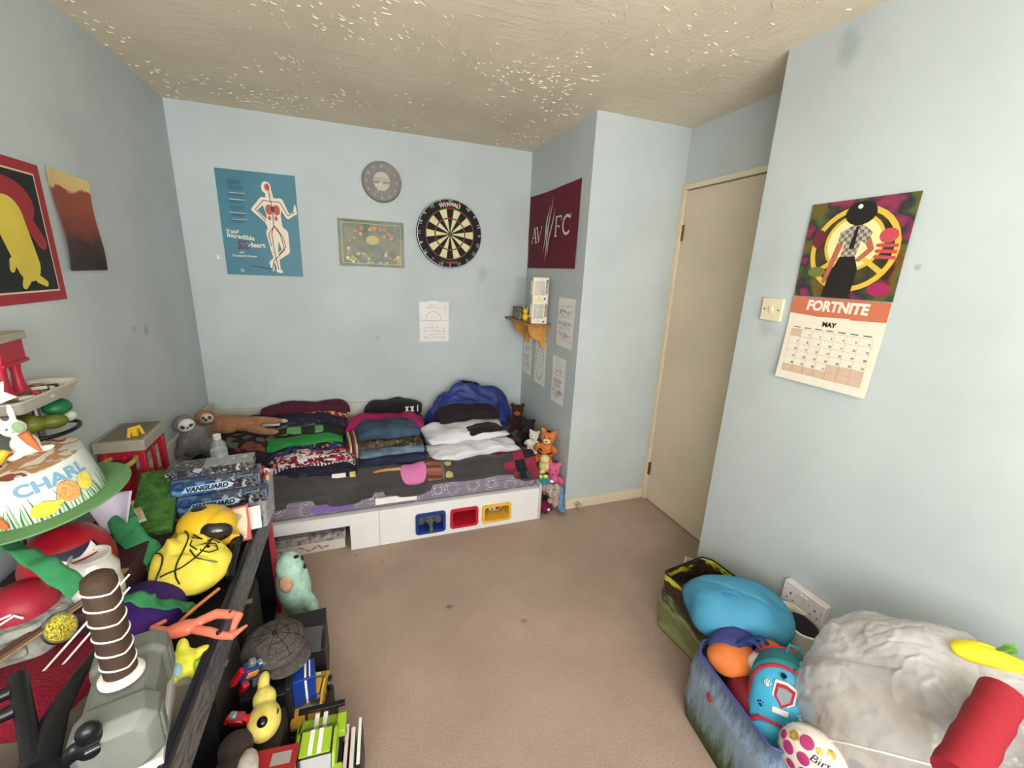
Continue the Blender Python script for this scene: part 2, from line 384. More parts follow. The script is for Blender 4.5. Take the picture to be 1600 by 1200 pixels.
# heart poster
t = thing('poster', 'tall blue medical poster with a white standing figure and the words about the heart', 'poster', (-.746, YB-.001, 1.408), BACK)
sheet(.415, .592, BP, .0012, seed=3).build('sheet', t, solid=.0008)
W_, H_ = .415, .592
def Q(u, v): return (u*W_, v*H_)
b = B(); z = .0042; s_ = SKIN
b.disc(Q(.615, .862), (.026, .034), z, s_); b.cap2(Q(.60, .84), Q(.575, .835), .014, .008, z, s_)
b.cap2(Q(.64, .83), Q(.645, .76), .017, .022, z, s_)
b.cap2(Q(.57, .735), Q(.76, .735), .020, .020, z, s_)
b.poly([Q(.53, .75), Q(.80, .75), Q(.77, .60), Q(.78, .50), Q(.82, .40), Q(.60, .40), Q(.575, .50), Q(.585, .60)], z, s_)
b.cap2(Q(.555, .74), Q(.43, .645), .019, .013, z, s_); b.cap2(Q(.43, .645), Q(.585, .535), .013, .009, z, s_); b.disc(Q(.59, .525), .013, z, s_)
b.cap2(Q(.77, .74), Q(.865, .60), .020, .013, z, s_); b.cap2(Q(.865, .60), Q(.97, .645), .013, .008, z, s_); b.cap2(Q(.965, .64), Q(.968, .71), .010, .005, z, s_)
b.cap2(Q(.64, .43), Q(.645, .26), .034, .020, z, s_); b.cap2(Q(.645, .26), Q(.68, .07), .020, .010, z, s_); b.cap2(Q(.67, .055), Q(.71, .045), .012, .009, z, s_)
b.cap2(Q(.765, .43), Q(.80, .26), .035, .021, z, s_); b.cap2(Q(.80, .26), Q(.60, .14), .021, .012, z, s_); b.cap2(Q(.59, .13), Q(.60, .065), .013, .009, z, s_)
z += .0003
b.disc(Q(.625, .868), (.014, .020), z, VES2, 14)
b.disc(Q(.625, .655), (.020, .030), z, VES2, 16); b.disc(Q(.72, .655), (.020, .030), z, VES2, 16)
b.disc(Q(.62, .575), (.009, .013), z, VES2, 12); b.disc(Q(.705, .575), (.009, .013), z, VES2, 12)
z += .0003
for l in [[(.64, .88), (.65, .76), (.67, .66), (.665, .50), (.63, .42), (.64, .26), (.675, .07)], [(.665, .50), (.74, .42), (.78, .27), (.62, .15), (.60, .08)],
          [(.65, .735), (.56, .74), (.45, .65), (.57, .545)], [(.66, .735), (.77, .735), (.865, .61), (.96, .65)], [(.67, .5), (.59, .42), (.61, .30)], [(.68, .5), (.77, .40), (.80, .30), (.70, .22)]]:
    b.line2([Q(*p) for p in l], .0042, z, VES)
b.disc(Q(.672, .665), (.011, .016), z, VES, 14)
z = .0042
for i in range(6): b.cap2(Q(.135, .90-.001*i-.006*i), Q(.30, .905-.006*i), .0008, .0008, z, BPD)
b.line2([Q(.12+.21*k/8, .905+.02*math.sin(PI*k/8)) for k in range(9)], .002, z, BPD)
for g in range(6):
    for i in range(4):
        y = .85-g*.062-i*.010; x0 = .12+.01*((g*7+i*3) % 4); x1 = .33-.012*((g*5+i) % 5)
        b.cap2(Q(x0, y), Q(x1, y), .0011, .0011, z, SKIN if i == 0 and g in (1, 2, 4, 5) else BPD)
b.poly([Q(.28, .105), Q(.36, .085), Q(.60, .06), Q(.60, .075)], z, BPD)
HRT = M('print_maroon', (110, 44, 70), .7)
hp = [(.255+.052*math.sin(a)**3*1.25, .305+.042*(13*math.cos(a)-5*math.cos(2*a)-2*math.cos(3*a)-math.cos(4*a))/16) for a in [2*PI*i/28 for i in range(29)]]
b.line2([Q(*p) for p in hp], .0055, z, HRT)
b.line2([Q(.15, .27), Q(.20, .255), Q(.19, .29), Q(.23, .25)], .004, z, HRT).line2([Q(.28, .25), Q(.31, .28), Q(.33, .25)], .004, z, HRT)
b.ring(Q(.20, .045), .006, .009, z, SKIN, n=12)
b.build('figure_print', t, smooth=False)
K = lambda **k: k
join_texts(t, 'lettering', [('Your', .034, .055, .250, .0042, SKIN, K(bold=.0008, rot=.10)), ('Incredible', .036, .094, .222, .0042, SKIN, K(bold=.0008, rot=-.10)),
    ('Heart', .040, .172, .178, .0042, SKIN, K(bold=.001, rot=.02)), ('and', .016, .090, .132, .0042, SKIN, K(bold=.0003)), ('Circulatory System', .017, .103, .112, .0042, SKIN, K(bold=.0003))])
put(B().poly([(0, 0), (.017, .004), (.010, .026), (.002, .022)], .004, PAPER, .002).build('tape_scrap'), (-.790, YB-.001, 1.494), BACK,
    'tiny torn scrap of white tape left of the blue medical poster', 'tape')
# clock
t = thing('wall_clock', 'small round grey wall clock with a pale disc at its centre', 'clock', (.173, YB-.001, 2.015), BACK)
CF = M('clock_face_grey', (84, 79, 73), .6, var=.12, vscale=12); CR = M('clock_rim_silver', (158, 154, 140), .35, metal=.6)
B().lathe([(.118, 0), (.1225, .004), (.1225, .020), (.117, .026), (.113, .024), (.113, .014)], CR, 48).build('rim', t)
B().lathe([(.113, .004), (.113, .0152)], CF, 48).build('face', t)
b = B(); PC = M('clock_pale_print', (176, 172, 146), .6)
b.disc((0, .005), (.052, .056), .0156, PC, 28); b.poly([(-.052, .008), (.052, .008), (.050, -.010), (-.050, -.010)], .0158, M('clock_band', (120, 112, 96), .6)); b.line2([(-.05, .02), (.05, .02)], .003, .0158, CF)
b.build('centre_print', t, smooth=False)
CN = M('clock_numbers', (206, 200, 184), .6)
join_texts(t, 'numerals', [(str(h), .021, .094*math.sin(h*PI/6), .094*math.cos(h*PI/6), .0158, CN, K()) for h in range(1, 13)])
b = B(); b.cap2((0, 0), (-.030, -.064), .002, .0012, .0185, CN); b.cap2((0, 0), (-.042, -.030), .0028, .0016, .0180, CN); b.lathe([(.005, .0155), (.004, .020)], CN, 12); b.build('hands', t, smooth=False)
B().lathe([(.1225, .0185), (.1225, .0195)], M('clock_glass', (255, 255, 255), .05, alpha=.08), 48).build('glass', t)
# glossy picture
t = thing('picture', 'glossy green landscape picture of yellow flowers with a thin cream border, left of the dartboard', 'picture', (-.108, YB-.001, 1.488), BACK)
PGm = blotch('picture_green', [(44, 50, 34), (70, 78, 46), (96, 98, 56), (64, 76, 50)], 7, .38, coat=.08, sharp=False)
sheet(.412, .292, PGm, .002, seed=9, bend=.004).build('sheet', t, solid=.001)
b = B(); BL = M('picture_border', (196, 190, 150), .4)
for p, q in (((.022, .020), (.39, .020)), ((.39, .020), (.39, .270)), ((.39, .270), (.022, .270)), ((.022, .270), (.022, .020))): b.cap2(p, q, .0014, .0014, .0052, BL)
rnd = random.Random(5)
for i in range(46):
    x = .05+rnd.random()*.33; y = .03+abs(rnd.gauss(0, .035)); c = [(176, 168, 96), (170, 136, 60), (190, 184, 136), (120, 130, 70)][i % 4]
    b.disc((x, y), .005+rnd.random()*.007, .0049+i*.00001, M('petal_%d' % (i % 4), c, .4), 8)
for i in range(24):
    a = PI*i/23; b.disc((.205+.135*math.cos(a)+rnd.uniform(-.02, .02), .165+.07*math.sin(a)+rnd.uniform(-.025, .025)), .006+rnd.random()*.008, .0049, M('petal_%s' % 'abc'[i % 3], [(176, 110, 60), (190, 150, 80), (150, 90, 60)][i % 3], .4), 7)
b.disc((.21, .17), (.042, .03), .0050, M('petal_x', (170, 160, 90), .4), 12)
b.cap2((.13, .04), (.30, .045), .010, .010, .0049, M('picture_teal', (60, 100, 96), .4)); b.build('artwork_print', t, smooth=False)
# dartboard
t = thing('dartboard', 'round black and cream dartboard with red and green rings on the back wall', 'dartboard', (.612, YB-.001, 1.727), BACK)
DB = M('dartboard_black', (22, 21, 22), .8, bump=.3, bscale=300); DC = M('dartboard_cream', (216, 205, 160), .85, bump=.3, bscale=300); DR = M('dartboard_red', (150, 40, 34), .85); DG = M('dartboard_green', (46, 104, 50), .85)
B().lathe([(.222, 0), (.2255, .004), (.2255, .034), (.2225, .038), (.001, .038)], DB, 64).build('board', t)
B().ring((0, 0), .2205, .2225, .0392, METAL, n=64).build('number_ring', t, smooth=False)
SEG = []
for i in range(20):
    a0 = PI/2-PI/20+i*PI/10; a1 = a0+PI/10; c = DB if i % 2 == 0 else DC; d = DR if i % 2 == 0 else DG
    o = B().ring((0, 0), .016, .099, .0386, c, a0, a1, 3).ring((0, 0), .107, .162, .0386, c, a0, a1, 3).ring((0, 0), .099, .107, .0386, d, a0, a1, 3).ring((0, 0), .162, .170, .0386, d, a0, a1, 3).build('segment', t, smooth=False)
B().ring((0, 0), .0064, .016, .0386, DG).disc((0, 0), .0064, .0386, DR, 14).build('bullseye', t, smooth=False)
wb = B()
for i in range(20): a = PI/20+i*PI/10; wb.tube([(.016*math.cos(a), .016*math.sin(a), .0388), (.170*math.cos(a), .170*math.sin(a), .0388)], .0006, METAL, 4)
for r in (.016, .099, .107, .162, .170): wb.tube([(r*math.cos(2*PI*k/40), r*math.sin(2*PI*k/40), .0388) for k in range(41)], .0006, METAL, 4)
wb.build('wire', t)
order = [20, 1, 18, 4, 13, 6, 10, 15, 2, 17, 3, 19, 7, 16, 8, 11, 14, 9, 12, 5]; NM = M('dartboard_numbers', (190, 190, 182), .5)
its = []
for i, nmb in enumerate(order):
    a = PI/2-i*PI/10; its.append((str(nmb), .030, .2085*math.cos(a), .2085*math.sin(a), .0394, NM, K(rot=a-PI/2 if math.sin(a) > -.3 else a+PI/2)))
join_texts(t, 'numerals', its)
its = []
for i, ch in enumerate('WINMAU'):
    a = PI/2+.30-i*.12; its.append((ch, .036, .189*math.cos(a), .189*math.sin(a), .0397, M('print_pale_pink', (206, 170, 156), .6), K(rot=a-PI/2, bold=.002)))
for i, ch in enumerate('DIAMOND'):
    a = -PI/2-.27+i*.09; its.append((ch, .022, .189*math.cos(a), .189*math.sin(a), .0397, M('print_dull_red', (150, 70, 60), .6), K(rot=a+PI/2, bold=.0006)))
join_texts(t, 'lettering', its)
# drawings
def scribble(b, x0, y0, x1, y1, m, seed, n=7, z=.0042, wd=.0016):
    r = random.Random(seed); h = (y1-y0)/n
    for i in range(n):
        y = y1-h*(i+.5); x = x0
        while x < x1:
            L = r.uniform(.006, .02)
            if r.random() < .72: b.line2([(x, y+r.uniform(-h, h)*.3), (x+L*.5, y+r.uniform(-h, h)*.35), (x+L, y+r.uniform(-h, h)*.3)], wd, z, m)
            x += L+.004
t = thing('drawing', "sheet of white paper with a child's pencil dome drawing, alone on the back wall", 'drawing', (.400, YB-.001, .978), BACK, 'drawings taped to the walls')
sheet(.211, .286, PAPER, .002, seed=4).build('sheet', t, solid=.0006)
b = B(); b.line2([(.10+.055*math.cos(PI*k/16), .158+.058*math.sin(PI*k/16)) for k in range(17)], .0022, .0052, PENCIL)
b.line2([(.005, .156), (.20, .150)], .002, .0052, PENCIL)
for k in range(6): b.line2([(.06+.014*k, .165), (.062+.014*k, .165+.03*math.sin(.6+k*.4))], .0014, .0052, YEL)
scribble(b, .03, .02, .18, .11, PENCIL, 3, 4, .0052, .0022); scribble(b, .05, .235, .19, .27, M('pencil_blue', (120, 130, 190), .9), 6, 2, .0052, .002)
b.build('pencil_print', t, smooth=False)['kind'] = 'stuff'
B().box(.065, .275, .004, .135, .293, .006, PAPER).build('tape', t, smooth=False)
for (y, z0, wd, ht, sd, lab, rz) in [(2.465, 1.048, .225, .305, 21, "child's pencil drawing just right of the corner shelf, the highest of four", 0),
        (3.035, .735, .17, .29, 22, "narrow pencil drawing in the corner below the wooden shelf, leftmost of four", 0),
        (2.795, .715, .19, .315, 23, "pencil drawing of a dashed oval track directly under the wooden shelf", 0),
        (2.49, .665, .19, .31, 24, "pencil drawing with a rounded lower edge, lowest and nearest the cream door", -.03)]:
    t = thing('drawing', lab, 'drawing', (X1-.001, y, z0), (PI/2, 0, -PI/2), 'drawings taped to the walls')
    sheet(wd, ht, PAPER, .003, seed=sd).build('sheet', t, solid=.0006)
    b = B()
    if sd == 23:
        for k in range(26):
            a = 2*PI*k/26; b.cap2((.095+.065*math.cos(a), .16+.12*math.sin(a)), (.095+.065*math.cos(a+.13), .16+.12*math.sin(a+.13)), .0025, .0025, .0072, INK, 3)
        scribble(b, .06, .12, .13, .20, PENCIL, 2, 4, .0072, .0022)
    else:
        scribble(b, .02, .03, wd-.02, ht-.03, PENCIL, sd, 7, .0072, .0018); scribble(b, .03, .05, wd-.04, ht-.06, INK, sd+1, 3, .0072, .0022)
        scribble(b, .05, .04, wd-.05, ht*.5, VES2, sd+5, 2, .0072, .0018)
    b.build('pencil_print', t, smooth=False)['kind'] = 'stuff'
# flag
t = thing('flag', 'maroon football flag with white lettering and three claw marks', 'flag', (X1-.001, 3.037, 1.528), RIGHT)
FM = M('flag_maroon', (98, 20, 40), .8, bump=.3, bscale=400, var=.05, vscale=5)
fw, fh = .752, .492
fz = lambda u, v: .004+.004*math.sin(u*9+v*2)*(.3+v*.3)+.003*N(Vector((u*3, v*3, 2)))
B().grid(lambda u, v: (u*fw, v*fh-.006*math.sin(PI*u)*(v), fz(u, v)), 40, 26, FM).build('cloth', t, solid=.001)
b = B(); FW = M('flag_white', (206, 204, 200), .8); z = .0125
def serif(b, pts, w, ser=None):
    b.line2(pts, w, z, FW)
    for p in ser or []: b.poly([(p[0]-w*1.15, p[1]-.0035), (p[0]+w*1.15, p[1]-.0035), (p[0]+w*1.15, p[1]+.0035), (p[0]-w*1.15, p[1]+.0035)], z, FW)
serif(b, [(.085, .175), (.125, .265)], .007, [(.085, .172)]); serif(b, [(.125, .268), (.158, .175)], .016, [(.160, .172)]); serif(b, [(.10, .205), (.145, .205)], .006)
serif(b, [(.170, .268), (.205, .178)], .016, [(.168, .270)]); serif(b, [(.207, .178), (.245, .265)], .007, [(.245, .270)])
serif(b, [(.475, .20), (.475, .31)], .016, [(.475, .197)]); serif(b, [(.47, .312), (.545, .312), (.547, .29)], .008); serif(b, [(.475, .255), (.525, .255), (.527, .243)], .007)
b.ring((.625, .255), .044, .060, z, FW, .75, 2*PI-.75, 24); b.line2([(.667, .295), (.672, .312)], .007, z, FW)
for k in range(3):
    x = .315+k*.034; top = [.40, .445, .37][k]; bot = [.10, .035, .07][k]
    L = [(x+.055-.055*(1-q)**1.0*1.6+.010*math.sin(q*7+k), bot+(top-bot)*q) for q in [i/14 for i in range(15)]]
    pl = [(p[0]-.0085*math.sin(PI*i/14), p[1]) for i, p in enumerate(L)]+[(p[0]+.0085*math.sin(PI*i/14), p[1]) for i, p in reversed(list(enumerate(L)))][1:-1]
    b.poly(pl, z, FW)
b.build('emblem', t, smooth=False)
# left wall posters (plain stand-ins for the artworks)
t = thing('poster', 'large black poster with a red border and a yellow shape, at the left edge', 'poster', (XL+.001, 1.33, 1.342), LEFT)
PR = M('poster_red', (150, 36, 46), .5); PB = M('poster_black', (20, 18, 20), .5, var=.1); PY = M('poster_yellow', (206, 186, 70), .6, var=.05); PCR = M('poster_cream', (222, 196, 160), .6)
B().grid(lambda u, v: (u*.555, v*.415, .002), 4, 4, PR).build('sheet', t, solid=.001)
b = B(); b.poly([(.03, .03), (.525, .03), (.525, .385), (.03, .385)], .0028, PCR); b.poly([(.035, .035), (.520, .035), (.520, .380), (.035, .380)], .0031, PB)
b.disc((.375, .285), (.115, .075), .0034, PR, 28); b.cap2((.44, .25), (.49, .18), .025, .022, .0034, PR)
b.cap2((.37, .245), (.405, .115), .062, .052, .0037, PY, 12); b.cap2((.345, .12), (.335, .10), .014, .010, .0037, PY)
b.cap2((.385, .07), (.37, .052), .016, .011, .0037, PY); b.cap2((.435, .07), (.465, .055), .014, .010, .0037, PY)
b.build('abstract_print', t, smooth=False)
t = thing('poster', 'narrow poster with curled edges, pale sky over a rust red hill, on the left wall', 'poster', (XL+.001, 1.925, 1.434), LEFT)
PA = M('poster_landscape', (130, 60, 44), .55); n = NT(PA); tc = n.coord((1, 1, 1)); sp = n.new('ShaderNodeSeparateXYZ'); n.link(tc, sp.inputs[0])
ad = n.new('ShaderNodeMath', operation='MULTIPLY_ADD'); ad.inputs[1].default_value = .10; n.link(n.noise(tc, 14, 4, .6), ad.inputs[0]); n.link(sp.outputs[1], ad.inputs[2])
dv = n.new('ShaderNodeMath', operation='MULTIPLY'); dv.inputs[1].default_value = 2.45; n.link(ad.outputs[0], dv.inputs[0])
n.link(n.ramp(dv.outputs[0], [(.18, (40, 28, 28)), (.36, (66, 40, 36)), (.42, (112, 52, 42)), (.60, (138, 66, 46)), (.78, (146, 72, 50)), (.80, (212, 182, 120)), (1, (214, 190, 116))]), n.n['Principled BSDF'].inputs['Base Color'])
B().grid(lambda u, v: (u*.225+.006*math.sin(v*5), v*.330-.01*u*v, .003+.006*abs(u-.5)**2*4+.004*math.sin(v*6+u)), 12, 16, PA).build('sheet', t, solid=.0006)
# calendar
t = thing('calendar', 'hanging wall calendar open at May with a colourful picture page above an orange header', 'calendar', (X3-.002, 1.142, 1.150), RIGHT)
CO = M('calendar_orange', (196, 112, 80), .6); CP = M('calendar_paper', (226, 218, 200), .7); CT = M('calendar_tan', (206, 176, 152), .7)
cy = M('calendar_gold', (214, 180, 70), .5)
B().grid(lambda u, v: (u*.315, .305+v*.312, .004+.010*(1-v)*v), 6, 10, blotch('calendar_art', [(70, 30, 40), (120, 80, 30), (86, 96, 40), (40, 46, 56), (140, 50, 80)], 9, .4, sharp=False, coat=.3)).build('picture_page', t, solid=.001)
b = B(); z = .0078; cx, cyy = .165, .462
GLW = M('calendar_pale_gold', (232, 222, 160), .5)
b.disc((cx, cyy), (.128, .128), z, M('calendar_dark_art', (60, 56, 34), .5, var=.4, vscale=16), 36); b.ring((cx, cyy), .118, .134, z+.0002, cy)
b.disc((cx, cyy+.02), (.086, .088), z+.0003, GLW, 30); b.ring((cx, cyy+.02), .080, .090, z+.0005, cy)
for a in (-.62, -2.52): b.cap2((cx+.05*math.cos(a), cyy+.05*math.sin(a)), (cx+.126*math.cos(a), cyy+.126*math.sin(a)), .007, .008, z+.0006, cy)
b.disc((.262, .50), (.026, .022), z+.0006, M('calendar_pink', (190, 74, 84), .5), 14)
for k in range(3): b.cap2((.238, .472-k*.017), (.290, .470-k*.018), .005, .005, z+.0006, M('calendar_pink', (190, 74, 84), .5))
b.disc((.05, .50), (.022, .03), z+.0006, M('calendar_plum', (110, 40, 56), .5), 12); b.disc((.066, .39), (.03, .018), z+.0006, M('calendar_green', (110, 120, 56), .5), 10); b.disc((.27, .34), (.034, .022), z+.0006, M('calendar_magenta', (160, 40, 90), .5), 10)
z += .0009; CD = M('calendar_charcoal', (32, 28, 26), .6); CK = checks('calendar_plaid', (176, 166, 150), (110, 104, 96), 90)
b.disc((.168, .572), (.046, .036), z, CD, 20); b.cap2((.125, .48), (.098, .36), .010, .007, z, VES2); b.cap2((.205, .492), (.222, .462), .010, .008, z, VES2); b.cap2((.222, .462), (.192, .430), .008, .007, z, VES2)
b.poly([(.118, .515), (.150, .535), (.186, .535), (.216, .512), (.202, .478), (.188, .488), (.180, .438), (.134, .438), (.140, .486), (.118, .480)], z+.0001, CK)
b.poly([(.133, .440), (.180, .440), (.196, .400), (.190, .308), (.100, .308), (.112, .385)], z+.0002, CD); b.cap2((.168, .53), (.163, .47), .004, .008, z+.0003, CD)
b.disc((.168, .542), (.014, .016), z-.0001, M('calendar_brown', (80, 52, 36), .6), 14)
b.build('art_print', t, smooth=False)
B().grid(lambda u, v: (u*.315+.001, v*.300, .006+.012*(1-v)**2), 4, 14, CP).build('date_page', t, solid=.001)
zc = lambda y: .0071+.012*(1-y/.300)**2
def curl(co): return Vector((co.x, co.y, co.z+zc(co.y)-.0071))
def curlb(b):
    b.v = [(p[0], p[1], p[2]+zc(p[1])-.0071) for p in b.v]; return b
b = B()
for x0 in (0, .105, .21):
    for (ya, yb) in ((.238, .252), (.252, .28), (.28, .3015)):
        if ya < .25: xs = x0+.001; b.poly([(xs, ya+.006*(x0 < .1)), (xs+.105, ya+.006*(x0 < .0)+(.004 if x0 > .05 else 0)), (xs+.105, yb), (xs, yb)], .0071, CO)
        else: b.poly([(x0+.001, ya), (x0+.106, ya), (x0+.106, yb), (x0+.001, yb)], .0071, CO)
curlb(b).build('header_print', t, smooth=False)
b = B(); gx, gy, gw, gh = .022, .030, .0390, .0262
LN = M('calendar_lines', (176, 168, 156), .8)
for r in range(6):
    for c in range(7):
        n_ = r*7+c
        if n_ == 0 or (r == 4 and c > 3) or r == 5: b.poly([(gx+c*gw+.001, gy+(5-r)*gh+.001), (gx+(c+1)*gw-.001, gy+(5-r)*gh+.001), (gx+(c+1)*gw-.001, gy+(6-r)*gh-.001), (gx+c*gw+.001, gy+(6-r)*gh-.001)], .0071, CT)
for r in range(7): b.poly([(gx, gy+r*gh-.0004), (gx+7*gw, gy+r*gh-.0004), (gx+7*gw, gy+r*gh+.0004), (gx, gy+r*gh+.0004)], .0073, LN)
for c in range(8):
    for r in range(6): b.poly([(gx+c*gw-.0004, gy+r*gh), (gx+c*gw+.0004, gy+r*gh), (gx+c*gw+.0004, gy+(r+1)*gh), (gx+c*gw-.0004, gy+(r+1)*gh)], .0073, LN)
for c in range(7): b.poly([(gx+c*gw+.008, gy+6*gh+.006), (gx+c*gw+.032, gy+6*gh+.006), (gx+c*gw+.032, gy+6*gh+.0085), (gx+c*gw+.008, gy+6*gh+.0085)], .0073, INK)
curlb(b).build('date_grid', t, smooth=False)
its = [(str(d), .0095, gx+((d) % 7+.80)*gw, gy+(5-(d)//7)*gh+.008, .0075, INK, K(bold=.0002)) for d in range(1, 32)]
its += [('MAY', .022, .150, .214, .0075, INK, K(bold=.001)), ('FORTNITE', .047, .158, .274, .0075, M('calendar_white', (226, 220, 206), .6), K(bold=.0022, shear=.08, sx=.92))]
o = join_texts(t, 'lettering', its)
for v in o.data.vertices: v.co = curl(v.co)
put(B().lathe([(.007, 0), (.007, .003), (.003, .006)], WHITE, 14).build('drawing_pin'), (X3-.012, .979, 1.742), RIGHT, 'white drawing pin holding the top of the calendar', 'pin')
# switch and socket
t = thing('light_switch', 'square yellowed white light switch beside the calendar', 'light switch', (X3-.001, 1.219, 1.396), RIGHT)
SW = M('switch_yellowed', (218, 208, 178), .4)
B().box(-.046, -.044, 0, .046, .044, .011, SW).build('plate', t, bevel=.004)
B().cb((0, 0, .011), (.014, .022, .012), SW, (.25, 0, 0)).build('rocker', t, bevel=.001)
for x in (-.030, .030): B().lathe([(.003, .0105), (.003, .0118)], BLACK, 10, (x, 0, 0)).build('screw', t)
t = thing('wall_socket', 'white double wall socket standing proud of the right wall above the bags', 'socket', (X3-.001, .840, .350), RIGHT)
SO = M('socket_white', (222, 214, 212), .4); B().box(-.078, -.047, 0, .078, .047, .030, SO).build('plate', t, bevel=.003)
for x in (-.008, .010): B().cb((x, .022, .031), (.012, .020, .006), SO, (.12, 0, 0)).build('switch', t, bevel=.001)
b = B()
for x in (-.046, .046):
    b.box(x-.0022, .002, .0295, x+.0022, .012, .0304, BLACK)
    for d in (-.012, .012): b.box(x+d-.0035, -.018, .0295, x+d+.0035, -.014, .0304, BLACK)
    for d in (-.025, .025): b.lathe([(.002, .0295), (.002, .0304)], BLACK, 8, (x+d*.9, .012, 0))
b.build('pin_holes', t, smooth=False)['kind'] = 'stuff'

# ================================================================ CORNER SHELF
WOOD = M('shelf_pine', (150, 104, 58), .5, var=.18, vscale=14, bsc=(1, .15, 1)); WOODL = M('bracket_pine', (190, 134, 66), .5, var=.12, vscale=14)
t = thing('wall_shelf', 'small wooden shelf on two curved brackets in the corner beside the dartboard wall', 'shelf', (X1-.001, 2.56, 1.15))
B().box(-.165, 0, 0, 0, .495, .016, WOOD).build('board', t, bevel=.003)
for y in (.075, .36):
    pr = [(0, 0)]+[(-.135, 0), (-.135, -.018)]+[(-.135+.085*(1-math.cos(a)), -.018-.085*math.sin(a)) for a in [PI/2*k/8 for k in range(1, 9)]]+[(-.035, -.150), (-.012, -.165), (0, -.165)]
    X = Matrix(((1, 0, 0, 0), (0, 0, 1, y), (0, 1, 0, 0), (0, 0, 0, 1)))
    B().poly(pr, .018, WOODL, .018, X).build('bracket', t, bevel=.002)
SZ = 1.166
SOIL = M('jar_soil', (110, 84, 58), .9, var=.3, vscale=60)
for k, (y, c, lab) in enumerate([(3.0, (96, 116, 66), 'leftmost small glass jar with a green lid on the wooden shelf'), (2.93, (104, 120, 74), 'small glass jar with a green lid, second from the left on the wooden shelf'), (2.86, (88, 110, 62), 'leafy green glass jar on the wooden shelf behind the yellow figure')]):
    t = thing('jar', lab, 'jar', (1.12-.012*k, y, SZ), 0, 'green jars on the corner shelf')
    B().lathe([(.030, 0), (.033, .004), (.033, .055), (.028, .062)], blotch('jar_content_%d' % k, [(80, 84, 50), (120, 110, 80), (70, 96, 46)], 40, .3, coat=.5), 20).build('body', t)
    B().lathe([(.031, .060), (.033, .062), (.033, .076), (.030, .078)], M('jar_lid_green_%d' % k, c, .5), 20).build('lid', t)
t = thing('toy_figure', 'small plain yellow toy figure standing at the front of the wooden shelf', 'toy', (1.085, 2.735, SZ), -.9)
b = B(); b.ell((0, 0, .028), (.022, .019, .028), YEL).ell((0, 0, .068), (.021, .019, .018), YEL)
for s_ in (-1, 1): b.ell((s_*.010, .012, .005), (.008, .014, .006), YEL); b.ell((s_*.022, .008, .036), (.006, .008, .014), YEL, (0, s_*.4, 0))
for s_ in (-1, 1): b.ell((s_*.014, 0, .090), (.005, .004, .014), YEL, (0, s_*.3, 0))
b.build('body', t, remesh=.0028, sm=3)
b = B()
for s_ in (-1, 1): b.ell((s_*.008, .018, .071), (.0028, .002, .0034), BLACK)
b.build('eyes', t)['kind'] = 'stuff'
put(B().ell((0, 0, .02), (.018, .016, .022), RED).ell((0, 0, .05), (.014, .013, .013), M('figure_blue', (60, 110, 160), .4)).ell((-.012, 0, .06), (.004, .004, .012), RED).ell((.012, 0, .06), (.004, .004, .012), RED).build('toy_figure', remesh=.0022),
    (1.14, 2.725, SZ), 0, 'tiny red and blue toy figure between the yellow figure and the boxes', 'toy')
BX = M('box_card_white', (214, 208, 190), .5); BOXW = M('box_window', (200, 200, 190), .15, alpha=.35)
def figbox(z, word, col, lab):
    t = thing('figure_box', lab, 'box', (1.140, 2.640, z), -.22, 'boxed figures on the shelf')
    w, d, h = .105, .085, .150     # local: front faces -y
    b = B(); b.box(-w/2, -d/2, 0, w/2, d/2, .036, BX).box(-w/2, -d/2, h-.022, w/2, d/2, h, BX).box(-w/2, d/2-.003, .036, w/2, d/2, h-.022, BX)
    b.box(-w/2, -d/2, .036, -w/2+.010, -d/2+.010, h-.022, BX).box(w/2-.026, -d/2, .036, w/2, -d/2+.003, h-.022, BX).box(w/2-.003, -d/2, .036, w/2, d/2, h-.022, BX)
    b.build('carton', t, bevel=.001)
    B().box(-w/2+.008, -d/2+.001, .034, w/2-.026, -d/2+.002, h-.020, BOXW).build('window', t, smooth=False)
    g = B(); g.ell((-.006, 0, .055), (.018, .016, .020), col).ell((-.006, -.004, .088), (.024, .020, .020), col); g.build('toy', t, remesh=.003)
    tw = text(t, word, .022, w/2-.013, 0, 0, INK, rot=-PI/2, bold=.0008)
    for v in tw.data.vertices: x, y = v.co.x, v.co.y; v.co = (x, -d/2-.0012, y+.090)
    f = B(); f.disc((-.008, .016), .012, 0, col, 14); f.cap2((.026, .010), (.034, .018), .004, .004, 0, INK)
    f.v = [(p[0], -d/2-.0012-p[2], p[1]) for p in f.v]; f.build('front_print', t, smooth=False)
figbox(SZ, 'HEDWIG', M('figure_white', (206, 204, 198), .5), 'white window box with a pale figure, standing directly on the wooden shelf')
figbox(SZ+.151, 'PIKACHU', YEL, 'white window box with a yellow figure, stacked on the other box')

